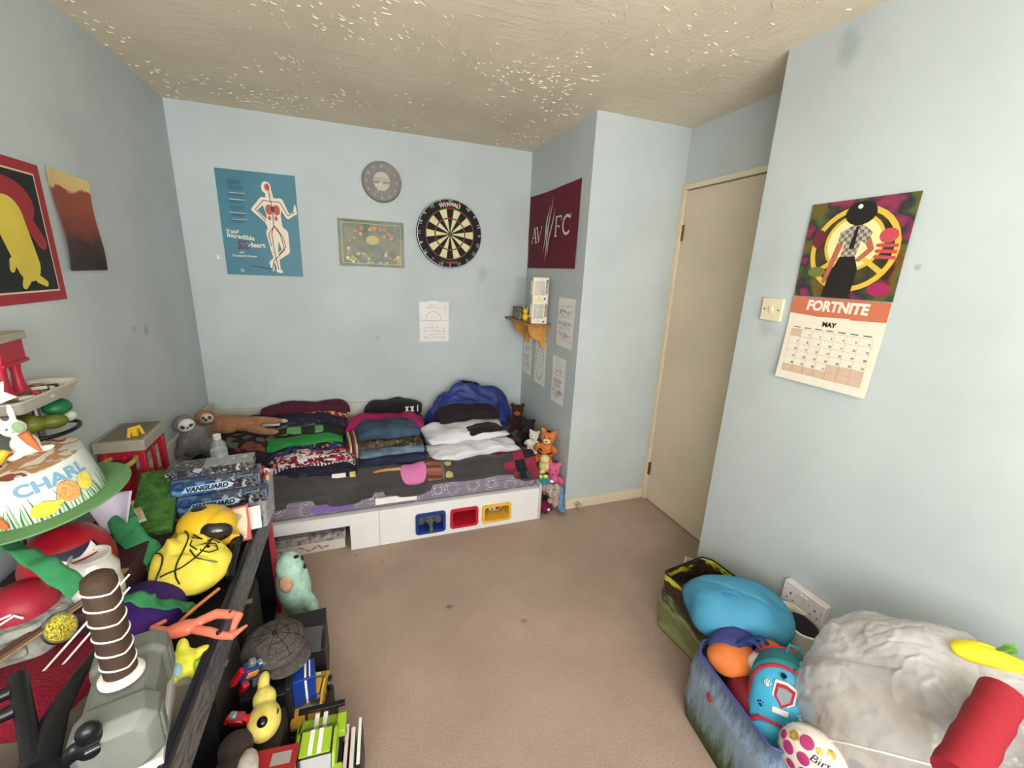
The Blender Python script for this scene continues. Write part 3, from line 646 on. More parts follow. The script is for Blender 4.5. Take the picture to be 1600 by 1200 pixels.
# ================================================================ BED
BZ = .215; BY = 2.121; BXR = .990; BXL = XL+.004
t = bed = thing('bed', 'low white single bed with storage openings in its front board', 'bed', (0, 0, 0))
SEAM = M('seam_grey', (120, 120, 120), .6)
def board(name, x0, x1, holes):
    b = B(); y0, y1 = BY, BY+.020; xs = [x0]+[v for h in holes for v in h[:2]]+[x1]
    for i in range(0, len(xs), 2): b.box(xs[i], y0, 0, xs[i+1], y1, BZ, BEDW)
    for h in holes: b.box(h[0], y0, h[3], h[1], y1, BZ, BEDW); b.box(h[0], y0, 0, h[1], y1, h[2], BEDW) if h[2] > 0 else None
    return b.build(name, t, smooth=False)
holes = [(.250, .396, .042, .149), (.447, .590, .046, .146), (.638, .796, .047, .140)]
board('front_board', BXL, .044, [(-.60, -.105, 0, .150)]); board('front_board', .046, BXR, holes)
B().box(BXR, BY-.004, 0, BXR+.018, YB-.005, .235, M('bed_end_grey', (196, 190, 182), .5)).build('foot_board', t, bevel=.002)
B().box(BXL, BY, 0, BXL+.022, YB-.005, .600, M('bed_panel_cream', (196, 192, 180), .5)).build('head_board', t, bevel=.003)
B().box(BXL+.022, YB-.030, .20, .30, YB-.005, .550, M('bed_panel_cream', (196, 192, 180), .5)).build('side_panel', t, bevel=.003)
B().box(BXL+.022, BY+.02, .200, BXR, YB-.03, .212, BEDW).build('base', t, smooth=False)
B().box(.0445, BY+.001, .001, .0455, BY+.019, BZ, SEAM).build('seam', t, smooth=False)
def rrect(x0, x1, z0, z1, r, n=5):
    P = []
    for (cx, cz, a0) in ((x1-r, z1-r, 0), (x0+r, z1-r, PI/2), (x0+r, z0+r, PI), (x1-r, z0+r, 1.5*PI)):
        for k in range(n+1): a = a0+PI/2*k/n; P.append((cx+r*math.cos(a), cz+r*math.sin(a)))
    return P
def bin_(h, m, lab):
    o = B(); A = rrect(h[0]-.012, h[1]+.012, h[2]-.012, h[3]+.012, .018); Bq = rrect(h[0]+.004, h[1]-.004, h[2]+.004, h[3]-.004, .012); C = rrect(h[0]+.012, h[1]-.012, h[2]+.008, h[3]-.006, .010); n = len(A)
    L = [(A, BY-.001), (A, BY-.012), (Bq, BY-.012), (C, BY+.17)]; vs = []; fs = []
    for P, y in L: vs += [(p[0], y, p[1]) for p in P]
    for j in range(3): fs += [(j*n+i, j*n+(i+1) % n, (j+1)*n+(i+1) % n, (j+1)*n+i) for i in range(n)]
    fs.append(tuple(range(3*n, 4*n))); o.add(vs, fs, m)
    return put(o.build('storage_bin'), (0, 0, 0), 0, lab, 'bin', 'coloured bins in the bed front')
BLUEP = M('bin_blue', (28, 58, 130), .4); YB_ = M('bin_yellow', (226, 176, 60), .4)
bin_(holes[0], BLUEP, 'blue bin in the white bed front with a grey elephant looking out')
bin_(holes[1], M('bin_red', (188, 32, 52), .4), 'empty red bin in the middle of the white bed front')
bin_(holes[2], YB_, 'yellow bin in the white bed front holding red and blue cloth')
# plush helper
def plush(name, label, parts, loc, rot=(0, 0, 0), vox=.005, group=None, cat='plush toy', extra=(), sc=1):
    """parts: list of (c, r, rot) of one body colour; extra: list of (name, mat, [(c,r,rot)])"""
    mt, pl = parts
    t = thing(name, label, cat, loc, rot, group); t.scale = (sc, sc, sc)
    b = B()
    for c, r, ro in pl: b.ell(c, r, mt, ro)
    b.build('body', t, remesh=vox)
    for nm, m, L in extra:
        for c, r, ro in L:
            B().ell(c, r, m, ro, 14, 9).build(nm, t)
    return t
Z3 = (0, 0, 0)
def fur(name, c, s=.5, sc=160): return M(name, c, .95, var=.10, vscale=30, bump=s, bscale=sc, bdist=.004, sheen=.06)
EYE = M('toy_eye', (12, 10, 10), .2)
ELG = fur('plush_grey', (92, 92, 96))
plush('elephant_plush', 'small dark grey plush elephant leaning out of the blue bin', (ELG, [((0, 0, .045), (.036, .032, .034), Z3), ((-.048, .006, .030), (.026, .010, .032), (0, .3, 0)), ((.048, .006, .030), (.026, .010, .032), (0, -.3, 0)), ((0, -.034, .028), (.014, .016, .022), Z3), ((0, -.052, .004), (.012, .012, .026), Z3), ((0, .05, .02), (.04, .04, .03), Z3)]),
      (.323, BY+.035, .058), 0, .003, extra=[('eye', EYE, [((-.016, -.028, .055), .004, Z3), ((.016, -.028, .055), .004, Z3)])])
def cloth_lump(name, lab, m, loc, r, seed=0, disp=.35, df=14, rot=(0, 0, 0), cat='cloth', group=None, n=40):
    b = B().ell((0, 0, 0), r, m, Z3, n, n//2, disp, df, seed)
    return put(b.build(name, smooth=True, angle=180), loc, rot, lab, cat, group)
cloth_lump('cloth', 'crumpled red and blue cloth inside the yellow bin', blotch('bin_cloth', [(170, 30, 40), (30, 40, 120), (200, 190, 170), (150, 24, 40)], 16), (.722, BY+.075, .098), (.058, .05, .038), 3)
# box under the bed
t = thing('storage_box', 'pale printed cardboard box pushed under the bed opening', 'box', (-.33, BY+.03, .001), .02)
PBX = blotch('floral_card', [(150, 142, 142), (166, 160, 158), (150, 140, 140), (110, 90, 98)], 26, .8)
B().box(-.20, 0, 0, .195, .28, .082, M('pale_card', (200, 194, 186), .8, var=.05, vscale=9)).build('carton', t, bevel=.002)
B().box(-.205, -.004, .060, .20, .285, .105, PBX).build('lid', t, bevel=.002)
b = B()
for k in range(9): b.cap2((-.15+.03*k, .035+.012*math.sin(k*2)), (-.13+.03*k, .03+.012*math.cos(k*3)), .004, .004, 0, M('print_brick', (160, 100, 92), .8))
b.v = [(p[0], -.0012-p[2], p[1]-.005) for p in b.v]; b.build('front_print', t, smooth=False)['kind'] = 'stuff'
# mattress with printed sheet
def sheetmat():
    m = M('lilac_sheet', (128, 120, 134), .9, bump=.15, bscale=40); n = NT(m); b = n.n['Principled BSDF']
    tc = n.coord((1, 1, 1)); sp = n.new('ShaderNodeSeparateXYZ'); n.link(tc, sp.inputs[0])
    vo = n.new('ShaderNodeTexVoronoi'); vo.inputs['Scale'].default_value = 9; vo.inputs['Randomness'].default_value = .35; n.link(n.coord((1, 1, .9)), vo.inputs['Vector'])
    r1 = n.ramp(vo.outputs['Distance'], [(0, (128, 120, 134)), (.24, (196, 190, 196)), (.29, (128, 120, 134)), (.36, (196, 190, 196)), (.39, (128, 120, 134))], 'CONSTANT')
    n2 = n.noise(tc, 120, 2); mx = n.new('ShaderNodeMix', data_type='RGBA'); mx.inputs[7].default_value = lin((128, 120, 134)); n.link(r1, mx.inputs[6])
    n.link(n.ramp(n2, [(.47, (0, 0, 0)), (.53, (255, 255, 255))]), mx.inputs[0])
    mu = n.new('ShaderNodeMath', operation='MULTIPLY'); mu.inputs[1].default_value = 24; n.link(sp.outputs[2], mu.inputs[0])
    fr = n.new('ShaderNodeMath', operation='FRACT'); n.link(mu.outputs[0], fr.inputs[0])
    m3 = n.new('ShaderNodeMix', data_type='RGBA', blend_type='MULTIPLY'); m3.inputs[0].default_value = .9; n.link(mx.outputs[2], m3.inputs[6])
    n.link(n.ramp(fr.outputs[0], [(0, (255, 255, 255)), (.86, (170, 165, 175)), (.9, (255, 255, 255))], 'CONSTANT'), m3.inputs[7])
    n.link(m3.outputs[2], b.inputs['Base Color']); return m
mt_ = B().box(BXL+.024, BY+.022, .212, BXR-.004, YB-.032, .318, sheetmat())
put(mt_.build('mattress', bevel=.025), (0, 0, 0), 0, 'low mattress in a lilac sheet printed with white circles, on the white bed', 'mattress')
# duvet
DUV = M('duvet_charcoal', (62, 60, 62), .92, var=.14, vscale=5, bump=.35, bscale=180, sheen=.15)
def duvet_z(x, y):
    e = max(0, min(1, (y-BY-.015)/.14)); z = .322+.045*e**.6
    z += (.018*N(Vector((x*4, y*5, 1)))+.012*N(Vector((x*11+y*6, y*9, 4))))*(.35+.65*e)
    z += .022*math.exp(-((y-2.26)/.07)**2)*(1+.7*math.sin(x*9+y*8))
    return z
def duvet_pt(u, v):
    x0, x1 = BXL+.20, BXR+.002
    edge = BY+.010+.038*max(0, math.sin(u*9.2+.7))*(.6+.4*N(Vector((u*9, 0, 3))))+.012*math.sin(u*31)
    if u < .16: edge += .10*(1-u/.16)
    x = x0+(x1-x0)*u; y = edge+(YB-.04-edge)*v
    z = duvet_z(x, y)
    if v < .10:
        q = 1-v/.10; z -= .055*q**1.6; z = max(z, .288)
    if y > BY+.02: z = max(z, .327)
    return Vector((x, y, z))
b = B(); b.grid(duvet_pt, 150, 70, DUV); t = thing('duvet', 'crumpled charcoal duvet hanging over the mattress edge, printed pink and checked red', 'duvet')
b.build('cover', t, solid=.012, angle=180)
def on_duvet(name, pts2, m, seg=18, off=.004, parent=None):
    """cloth print patch laid on the duvet: pts2(u,v)->(x,y)"""
    def f(u, v):
        x, y = pts2(u, v); u_ = (x-(BXL+.20))/(BXR+.002-BXL-.20)
        edge = duvet_pt(u_, 0).y; vv = (y-edge)/(YB-.04-edge); p = duvet_pt(u_, max(0, vv)); return (p.x, p.y-off*.3, p.z+off)
    return B().grid(f, seg, seg, m).build(name, parent or t, angle=180)
def discmap(cx, cy, rx, ry):
    def f(u, v):
        a, b_ = u*2-1, v*2-1; k = math.sqrt(max(0, 1-b_*b_/2)); l = math.sqrt(max(0, 1-a*a/2)); return (cx+rx*a*k, cy+ry*b_*l)
    return f
PK = M('duvet_pink', (204, 116, 168), .9)
on_duvet('pink_print', discmap(.245, 2.225, .072, .080), PK)
on_duvet('candle_print', lambda u, v: (.065+.11*u, 2.262-.012*u+(v-.5)*.020), M('duvet_tan', (206, 160, 104), .9), 8)
on_duvet('flame_print', discmap(.055, 2.264, .026, .011), M('duvet_orange', (222, 140, 60), .9), 8, .005)
on_duvet('case_print', lambda u, v: (.318+.085*u, 2.165+.145*v), stripes('duvet_brown', [(128, 78, 58), (150, 94, 70), (90, 54, 42)], 26, axis='Y'), 16)
on_duvet('edge_print', lambda u, v: (.403+.016*u, 2.155+.165*v), M('duvet_grey', (96, 94, 100), .9), 12)
for yy in (2.19, 2.25, 2.30): on_duvet('gold_print', discmap(.445, yy, .022, .018), M('duvet_gold', (176, 160, 104), .9), 8)
CKA = M('duvet_check_red', (138, 36, 60), .9, var=.1, vscale=9, bump=.3, bscale=200); CKB = M('duvet_check_black', (28, 26, 30), .9)
for i in range(3):
    for j in range(7):
        x0 = .785+i*.068; y0 = 2.122+j*.095
        if (i+j) % 2 == 0: on_duvet('red_check', (lambda x0, y0: lambda u, v: (min(x0+.068*u, .988), y0+.095*v+.0*u))(x0, y0), CKA, 8, .0045)
        elif i > 0 or j > 5: on_duvet('black_check', (lambda x0, y0: lambda u, v: (min(x0+.068*u, .988), y0+.095*v))(x0, y0), CKB, 8, .0045)
put(B().grid(lambda u, v: (.22*u, .034*v, .003+.004*N(Vector((u*4, v*3, 0)))), 14, 6, PAPER).build('cloth_tag', solid=.001), (.03, BY+.014, .245), (1.35, 0, 0), 'white printed cloth corner showing under the duvet edge', 'cloth')
put(B().grid(lambda u, v: (.20*u, .034*v, .003+.006*N(Vector((u*4, v*3, 5)))), 14, 6, M('violet_cloth', (120, 96, 170), .9)).build('cloth_tag', solid=.001), (-.28, BY+.014, .245), (1.35, 0, 0), 'violet cloth corner peeking out below the charcoal duvet', 'cloth')

# ---------------------------------------------------------------- folded clothes
def garment(name, lab, cat, m, x0, x1, y, z, d, h, seed=0, rot=0, layers=2, amp=.012, wr=.006, m2=None, group='folded clothes on the bed', tilt=0, extra=None, ret=False):
    w = x1-x0; b = B(); nu, nv = 64, 44; r_ = Vector((seed*3.1, seed*1.7, seed))
    def f(u, v):
        s = u*2-1; a = 2*PI*v; c_, s_ = math.cos(a), math.sin(a)
        e = .55; cy = math.copysign(abs(c_)**e, c_); cz = math.copysign(abs(s_)**e, s_)
        end = 1-abs(s)**10*.75
        yy = cy*d/2; zz = (cz*.5+.5)*h
        if cz < .95 and cy < 0: yy += .010*abs(math.cos(PI*layers*(cz*.5+.5)))**3
        if abs(cy) > .9: yy *= 1-.05*abs(math.sin(PI*layers*(cz*.5+.5)))
        sag = 1-.30*abs(s)**4; zz = zz*sag*(1+.18*N(Vector((s*2.1, 0, seed))))
        zz *= (.6+.4*end); yy *= (.86+.14*end)*(1+.10*N(Vector((s*1.6, 5, seed))))
        p = Vector((s*w/2, yy, zz))
        ns = N(Vector((p.x*9, p.y*9, p.z*18))+r_); n2 = N(Vector((p.x*7+p.y*26, p.y*10, p.z*30))+r_)
        top = .4+.6*(cz > 0)
        rg = 1-abs(N(Vector((p.x*5+p.y*9, p.y*16-p.x*3, seed*2.)))*2.2); n2 += 1.1*max(0, rg)**3*(.5+N(Vector((p.x*4, seed, 0))))
        p.z += (amp*ns+wr*n2)*top*(zz > .002); p.y += (amp*ns)*.8; p.x += amp*N(Vector((p.y*14, p.z*20, seed)))*1.4*abs(s)**3
        p.z = max(p.z, 0); return p
    vs = []; fs = []
    for i in range(nu+1):
        for j in range(nv): vs.append(f(i/nu, j/nv))
    for i in range(nu):
        for j in range(nv): fs.append((i*nv+j, (i+1)*nv+j, (i+1)*nv+(j+1) % nv, i*nv+(j+1) % nv))
    for i0, q in ((0, -1), (nu, 1)):
        base = i0*nv; c = sum((vs[base+j] for j in range(nv)), Vector())/nv; c.x += q*.006; k = len(vs); vs.append(c)
        fs += [(base+j, base+(j+1) % nv, k) for j in range(nv)]
    b.add(vs, fs, m)
    if m2:
        mm, cond = m2; mi = b.mi(mm)
        for k, fc in enumerate(b.f):
            c = sum((Vector(b.v[q]) for q in fc), Vector())/len(fc)
            if cond(c.x/w+.5, c.y/d+.5, c.z/h): b.m[k] = mi
    if extra is None:
        return put(b.build(name, angle=180), ((x0+x1)/2, y, z), (tilt, 0, rot), lab, cat, group)
    t = thing(name, lab, cat, ((x0+x1)/2, y, z), (tilt, 0, rot), group); b.build('cloth', t, angle=180)
    for nm, bb in extra: bb.build(nm, t, smooth=False)
    return t
KN = M('knit_maroon', (74, 22, 44), .95, var=.12, vscale=20, bump=.8, bscale=170, bdist=.004)
NAVY = blotch('navy_cloth', [(24, 26, 46), (30, 32, 54), (22, 22, 36), (48, 46, 70)], 22); DK = M('dark_cloth', (30, 27, 32), .95, var=.2, vscale=14, bump=.3, bscale=200)
JD = M('denim_dark', (30, 42, 66), .9, var=.25, vscale=16, bump=.6, bscale=260); JM = M('denim_mid', (50, 68, 88), .9, var=.28, vscale=12, bump=.6, bscale=260); JL = M('denim_light', (98, 118, 134), .9, var=.22, vscale=14, bump=.6, bscale=260)
CAMO = blotch('camo_cloth', [(66, 58, 46), (92, 80, 60), (44, 40, 32), (122, 106, 80)], 20); GRN = M('green_tee', (36, 128, 58), .9, var=.08, vscale=10, bump=.3, bscale=200)
CHG = checks('check_green', (36, 36, 36), (92, 140, 88), 13); PINK = M('pink_cloth', (166, 34, 98), .9, var=.08, vscale=10, bump=.4, bscale=200); WCL = M('white_cotton', (214, 214, 220), .9, var=.04, vscale=10, bump=.3, bscale=160)
XM = blotch('bright_pattern', [(26, 24, 50), (50, 40, 90), (24, 22, 40), (170, 120, 60), (30, 60, 110), (20, 20, 34)], 46, kind='vor'); FI = blotch('fair_isle', [(150, 26, 46), (206, 200, 200), (150, 26, 46), (60, 20, 40), (210, 206, 204)], 60, kind='vor', sc=(1, 1, 2))
DOT = checks('dotted_black_white', (206, 200, 198), (40, 34, 40), 110); RPAT = blotch('red_pattern', [(150, 30, 30), (190, 170, 130), (120, 24, 30), (40, 30, 30)], 44, kind='vor')
dz = .365
garment('t_shirt', 'dark navy folded top under the charcoal duvet fold beside the white label', 'clothing', NAVY, -.47, -.06, 2.335, dz-.005, .16, .055, 1, extra=[('label', B().box(.08, -.088, .014, .15, -.080, .038, PAPER)), ('yellow_trim', B().box(.17, -.087, .010, .20, -.079, .040, M('trim_yellow', (200, 190, 100), .9)))])
garment('jumper', 'red and white patterned knitted jumper at the front of the left pile', 'clothing', FI, -.50, -.07, 2.43, dz+.012, .18, .075, 2, rot=.06, m2=(DOT, lambda u, v, z: v < .16 and .2 < z < .62))
garment('leggings', 'dark leggings with a small bright glittery pattern, left pile', 'clothing', XM, -.53, -.11, 2.55, dz+.02, .20, .085, 3, rot=.07, m2=(M('trim_red', (170, 30, 40), .9), lambda u, v, z: v < .12 and .55 < z < .75 and u > .3))
garment('t_shirt', 'bright green folded T-shirt sticking out towards the boxes', 'clothing', GRN, -.60, -.14, 2.615, dz+.075, .20, .055, 4, rot=.10, m2=(DK, lambda u, v, z: v > .55))
garment('shirt', 'black and green checked folded shirt behind the green T-shirt', 'clothing', CHG, -.62, -.13, 2.72, dz+.075, .16, .075, 5, rot=.08, m2=(DK, lambda u, v, z: z < .35 or u > .75))
garment('trousers', 'navy folded trousers with a white waist tag, in front of the maroon knit', 'clothing', NAVY, -.60, -.12, 2.83, dz+.085, .17, .095, 6, rot=.05, extra=[('label', B().box(-.24, -.08, .075, -.14, .0, .092, PAPER))])
garment('top', 'red and tan patterned top squeezed under the maroon knitted jumper', 'clothing', RPAT, -.44, -.12, 2.93, dz+.10, .16, .085, 7, rot=.02, extra=None)
garment('jumper', 'rolled maroon knitted jumper lying along the back wall', 'clothing', KN, -.63, -.10, 2.955, dz+.155, .15, .075, 8, rot=.02, layers=1)
garment('jeans', 'dark indigo folded jeans at the bottom of the middle pile', 'clothing', JD, -.045, .33, 2.45, dz, .24, .055, 11, layers=2, rot=-.02)
garment('jeans', 'light blue washed jeans, second from the bottom of the middle pile', 'clothing', JL, -.04, .33, 2.47, dz+.05, .23, .04, 12, layers=2)
garment('trousers', 'brown and green camouflage trousers in the middle pile', 'clothing', CAMO, -.045, .32, 2.50, dz+.085, .23, .05, 13, layers=1)
garment('jeans', 'mid blue crumpled jeans on top of the middle pile', 'clothing', JM, -.045, .31, 2.53, dz+.13, .25, .075, 14, layers=2, amp=.018, wr=.010, rot=.05)
garment('t_shirt', 'small lime striped top peeking out beside the jeans pile', 'clothing', stripes('lime_strip', [(190, 196, 130), (60, 30, 60), (150, 30, 80)], 30), -.115, -.03, 2.58, dz, .26, .12, 15, rot=.1, layers=3)
garment('jumper', 'bright pink folded jumper behind the middle jeans pile', 'clothing', PINK, -.12, .375, 2.79, dz+.07, .22, .085, 16, rot=-.10, layers=2, amp=.018)
garment('trousers', 'dark folded trousers hidden beneath the pink jumper', 'clothing', DK, -.12, .37, 2.80, dz-.005, .24, .08, 30, rot=-.05)
b = B(); LW = M('print_offwhite', (206, 204, 190), .8)
for k in range(2): b.cap2((.085+.035*k, .030), (.10+.035*k, .062), .005, .005, 0, LW); b.cap2((.10+.035*k, .030), (.085+.035*k, .062), .005, .005, 0, LW)
b.cap2((.165, .030), (.165, .070), .004, .004, 0, LW); b.v = [(p[0], -.092-p[2], p[1]) for p in b.v]
garment('hoodie', 'black folded hoodie with pale letters, against the back wall', 'clothing', BLACKC, .0, .385, 2.945, dz+.13, .17, .085, 17, rot=-.08, extra=[('lettering', b)])
garment('hoodie', 'dark folded clothes under the black hoodie with pale letters', 'clothing', DK, .0, .40, 2.95, dz-.005, .17, .135, 31, layers=3)
garment('t_shirt', 'white crumpled school polo shirt at the bottom of the right pile', 'clothing', WCL, .37, .93, 2.44, dz, .27, .065, 18, rot=.10, layers=2, amp=.02)
garment('t_shirt', 'white polo shirt spread over the pile with its collar out', 'clothing', WCL, .36, .90, 2.58, dz+.055, .30, .07, 19, rot=.12, layers=2, amp=.022, wr=.012)
garment('shorts', 'small black folded shorts lying between the white shirts', 'clothing', BLACKC, .62, .86, 2.50, dz+.105, .15, .035, 20, rot=.16, layers=1)
garment('t_shirt', 'dark brown black folded T-shirt topping the right pile', 'clothing', M('brownblack_cloth', (32, 24, 28), .95, var=.2, vscale=12, bump=.3, bscale=200), .47, .90, 2.73, dz+.12, .20, .08, 21, rot=.06, layers=3)
garment('trousers', 'maroon cloth folded beneath the dark T-shirt near the blue sleeping bag', 'clothing', M('plum_cloth', (70, 28, 52), .95), .43, .92, 2.78, dz-.005, .20, .13, 32, rot=.04)
# sleeping bag
SBM = M('sleeping_bag_blue', (20, 42, 112), .5, var=.12, vscale=6, bump=.2, bscale=120, sheen=.2)
def hump(u, v):
    a = 2*PI*u; t_ = v*PI/2
    r = Vector((math.cos(a)*math.cos(t_), math.sin(a)*math.cos(t_), math.sin(t_)))
    p = Vector((r.x*.345, r.y*.125, r.z*.345)); 
    k = 1+.10*N(Vector((r.x*2.5, r.y*2.5, r.z*2.5+7)))+.05*N(Vector((r.x*7+r.z*9, r.y*6, r.z*3)))
    fold = .018*abs(math.sin(r.z*7+r.x*3+2.5*N(Vector((r.x*3, r.y*3, 1)))))**.6
    p = p*k-Vector((r.x, r.y, r.z))*fold
    return p
t = thing('sleeping_bag', 'big royal blue padded sleeping bag humped against the back wall', 'sleeping bag', (.745, 2.905, dz-.01), (0, 0, -.03))
B().grid(hump, 90, 40, SBM, True).build('cover', t, angle=180)
t.children[0].name = 'cover'
B().tube([hump(.5+.5*k/16, .86+.10*math.sin(PI*k/16))+Vector((0, 0, .004)) for k in range(1, 16)], .009, BLACKC).build('collar', t)
B().ell((.03, -.125, .16), (.035, .006, .007), M('logo_green', (90, 150, 90), .8), (.5, 0, .1)).build('logo', t)
# sloths and the dark clothes beneath them
garment('t_shirt', 'blue grey folded cloth between the brown sloth and maroon jumper', 'clothing', JM, -.74, -.58, 2.93, dz+.09, .14, .07, 22)
garment('shirt', 'dark brown tropical patterned shirt folded under the brown sloth', 'clothing', blotch('tropical', [(36, 22, 28), (110, 60, 40), (40, 26, 40), (90, 90, 70), (30, 20, 26)], 30, kind='vor'), -.84, -.50, 2.66, dz+.075, .34, .09, 23, rot=-.25)
garment('trousers', 'black folded clothes under the two sloths at the bed head', 'clothing', DK, -.90, -.50, 2.62, dz-.04, .40, .17, 24, layers=4)
garment('jeans', 'dark teal crumpled trousers below the grey sloth', 'clothing', M('teal_dark', (34, 54, 66), .95, var=.3, vscale=20), -.88, -.60, 2.36, dz-.06, .22, .12, 25)
SG = fur('sloth_grey', (112, 112, 112)); SW_ = fur('sloth_white', (206, 204, 200)); SD = fur('sloth_dark', (60, 60, 62)); ST = fur('sloth_tan', (150, 106, 74), .8, 120)
plush('sloth_plush', 'grey plush sloth with a white face slumped against the bed head', (SG, [((0, 0, .10), (.085, .06, .11), Z3), ((-.055, -.01, .22), (.062, .052, .060), Z3), ((.06, -.04, .05), (.035, .032, .10), (.3, -.5, 0)), ((-.07, -.045, .07), (.028, .028, .085), (.2, .3, 0)), ((.12, .0, .06), (.09, .05, .04), (0, .3, 0))]),
      (-.865, 2.47, .490), (0, .15, .5), .006, sc=.80, extra=[('face', SW_, [((-.050, -.043, .222), (.046, .022, .042), (0, -.2, 0))]), ('eye_patch', SD, [((-.072, -.062, .214), (.015, .006, .011), (0, .7, 0)), ((-.030, -.064, .226), (.013, .006, .010), (0, -.7, 0))]), ('nose', EYE, [((-.048, -.068, .212), (.007, .005, .005), Z3)])])
plush('sloth_plush', 'brown furry plush sloth lying along the bed head', (ST, [((.04, 0, .06), (.17, .075, .055), (0, .12, 0)), ((-.16, 0, .105), (.062, .056, .058), Z3), ((.20, -.07, .03), (.14, .032, .030), (0, .12, -.25)), ((.20, .05, .06), (.15, .032, .028), (0, .12, .10)), ((-.02, -.07, .04), (.10, .03, .032), (0, .0, -.3)), ((.30, -.09, .02), (.05, .03, .024), Z3)]),
      (-.735, 2.68, .535), (0, 0, -.16), .006, sc=.80, extra=[('face', fur('sloth_cream', (196, 176, 156)), [((-.125, -.040, .115), (.042, .030, .036), (0, 0, 0))]), ('eye_patch', SD, [((-.135, -.064, .124), (.013, .007, .012), (0, .6, 0)), ((-.10, -.058, .124), (.012, .010, .014), Z3)]), ('nose', EYE, [((-.118, -.072, .113), (.010, .008, .007), Z3)]), ('paw', fur('sloth_cream', (196, 176, 156)), [((.33, .07, .045), (.032, .02, .014), (0, .2, .2))])])
# water bottle
t = thing('water_bottle', 'clear plastic water bottle with a white cap behind the blue boxes', 'bottle', (-.705, 2.33, .455)); t.scale = (1.15, 1.15, 1.15)
B().lathe([(.026, 0), (.031, .006), (.031, .055), (.030, .060), (.031, .065), (.031, .100), (.026, .122), (.014, .142), (.0125, .150)], CLEAR, 28).build('body', t)
B().lathe([(.0315, .062), (.0315, .098)], M('bottle_label', (190, 206, 222), .5, var=.2, vscale=40), 28).build('label', t)
B().lathe([(.0155, .146), (.0155, .166), (.013, .168)], WHITE, 20).build('cap', t)
# plush toys between the bed foot and the alcove wall
BR = fur('plush_brown', (50, 28, 22)); OR_ = fur('plush_orange', (196, 112, 54)); CRM = fur('plush_cream', (214, 196, 140)); WH = fur('plush_white', (206, 200, 190)); PN = fur('plush_pink', (206, 92, 132)); TL = fur('plush_teal', (58, 132, 156)); LG = fur('plush_light_grey', (166, 156, 150)); MR = fur('plush_maroon', (98, 16, 50)); BLU = fur('plush_blue', (96, 140, 180))
def teddy(s=1.0):
    return [((0, 0, .06*s), (.05*s, .042*s, .06*s), Z3), ((0, -.006*s, .145*s), (.044*s, .040*s, .042*s), Z3), ((-.036*s, 0, .182*s), (.016*s, .009*s, .016*s), Z3), ((.036*s, 0, .182*s), (.016*s, .009*s, .016*s), Z3),
            ((-.052*s, -.02*s, .08*s), (.018*s, .020*s, .040*s), (.5, .5, 0)), ((.052*s, -.02*s, .08*s), (.018*s, .020*s, .040*s), (.5, -.5, 0)), ((-.034*s, -.045*s, .018*s), (.022*s, .036*s, .020*s), (0, 0, -.3)), ((.034*s, -.045*s, .018*s), (.022*s, .036*s, .020*s), (0, 0, .3))]
def face(s=1.0, mz=CRM):
    return [('muzzle', mz, [((0, -.042*s, .134*s), (.022*s, .014*s, .016*s), Z3)]), ('eye', EYE, [((-.016*s, -.042*s, .156*s), .0045*s, Z3), ((.016*s, -.042*s, .156*s), .0045*s, Z3)]), ('nose', EYE, [((0, -.056*s, .138*s), (.006*s, .004*s, .004*s), Z3)])]
GP = 'plush toys between bed and wall'
plush('bear_plush', 'dark brown teddy bear farthest back beyond the bed foot', (BR, teddy(1.1)), (1.085, 2.80, .33), (0, 0, -.4), .006, GP, extra=face(1.1, fur('plush_tan', (150, 84, 50))))
plush('bear_plush', 'nearly black bear plush slumped behind the striped orange one', (fur('plush_black', (24, 18, 20)), teddy(1.15)), (1.105, 2.60, .29), (.2, 0, -.7), .006, GP, extra=face(1.15, BR))
plush('rabbit_plush', 'white small plush with a pale blue body beside the red checks', (WH, teddy(.8)), (1.058, 2.43, .32), (0, .1, -.5), .006, GP, extra=face(.8, WH))
plush('tiger_plush', 'orange and cream striped tiger plush on top of the heap', (OR_, teddy(1.15)), (1.125, 2.36, .28), (0, .1, -.6), .006, GP, extra=face(1.15, CRM)+[('stripe', EYE, [((-.03, -.030, .06), (.026, .02, .005), (0, .4, 0)), ((-.03, -.034, .085), (.024, .018, .005), (0, .4, 0)), ((.03, -.034, .07), (.024, .018, .005), (0, -.4, 0)), ((0, -.02, .215), (.016, .02, .004), Z3)])])
plush('duck_plush', 'pale yellow plush draped below the orange tiger', (CRM, [((0, 0, .06), (.036, .032, .06), Z3), ((0, -.02, .12), (.034, .03, .028), Z3), ((0, -.05, .03), (.022, .03, .03), Z3), ((.03, -.02, .06), (.016, .016, .04), (0, -.6, 0))]), (1.085, 2.29, .215), (0, .1, -.6), .005, GP)
plush('bird_plush', 'teal plush bird with yellow eyes and a white tag', (TL, [((0, 0, .05), (.045, .038, .048), Z3), ((-.02, -.02, .085), (.034, .030, .028), Z3), ((-.05, -.01, .03), (.016, .02, .036), (0, .4, 0))]), (1.062, 2.205, .155), (0, 0, -.3), .005, GP, extra=[('eye', M('eye_yellow', (216, 210, 60), .5), [((-.034, -.040, .105), (.016, .010, .013), Z3), ((.0, -.042, .108), (.016, .010, .013), Z3)]), ('label', PAPER, [((.042, -.035, .07), (.014, .003, .010), (0, .4, 0))])])
plush('pig_plush', 'pink plush toy behind the teal bird against the wall', (PN, teddy(1.1)), (1.145, 2.255, .10), (0, 0, -.5), .006, GP, extra=face(1.1, PN))
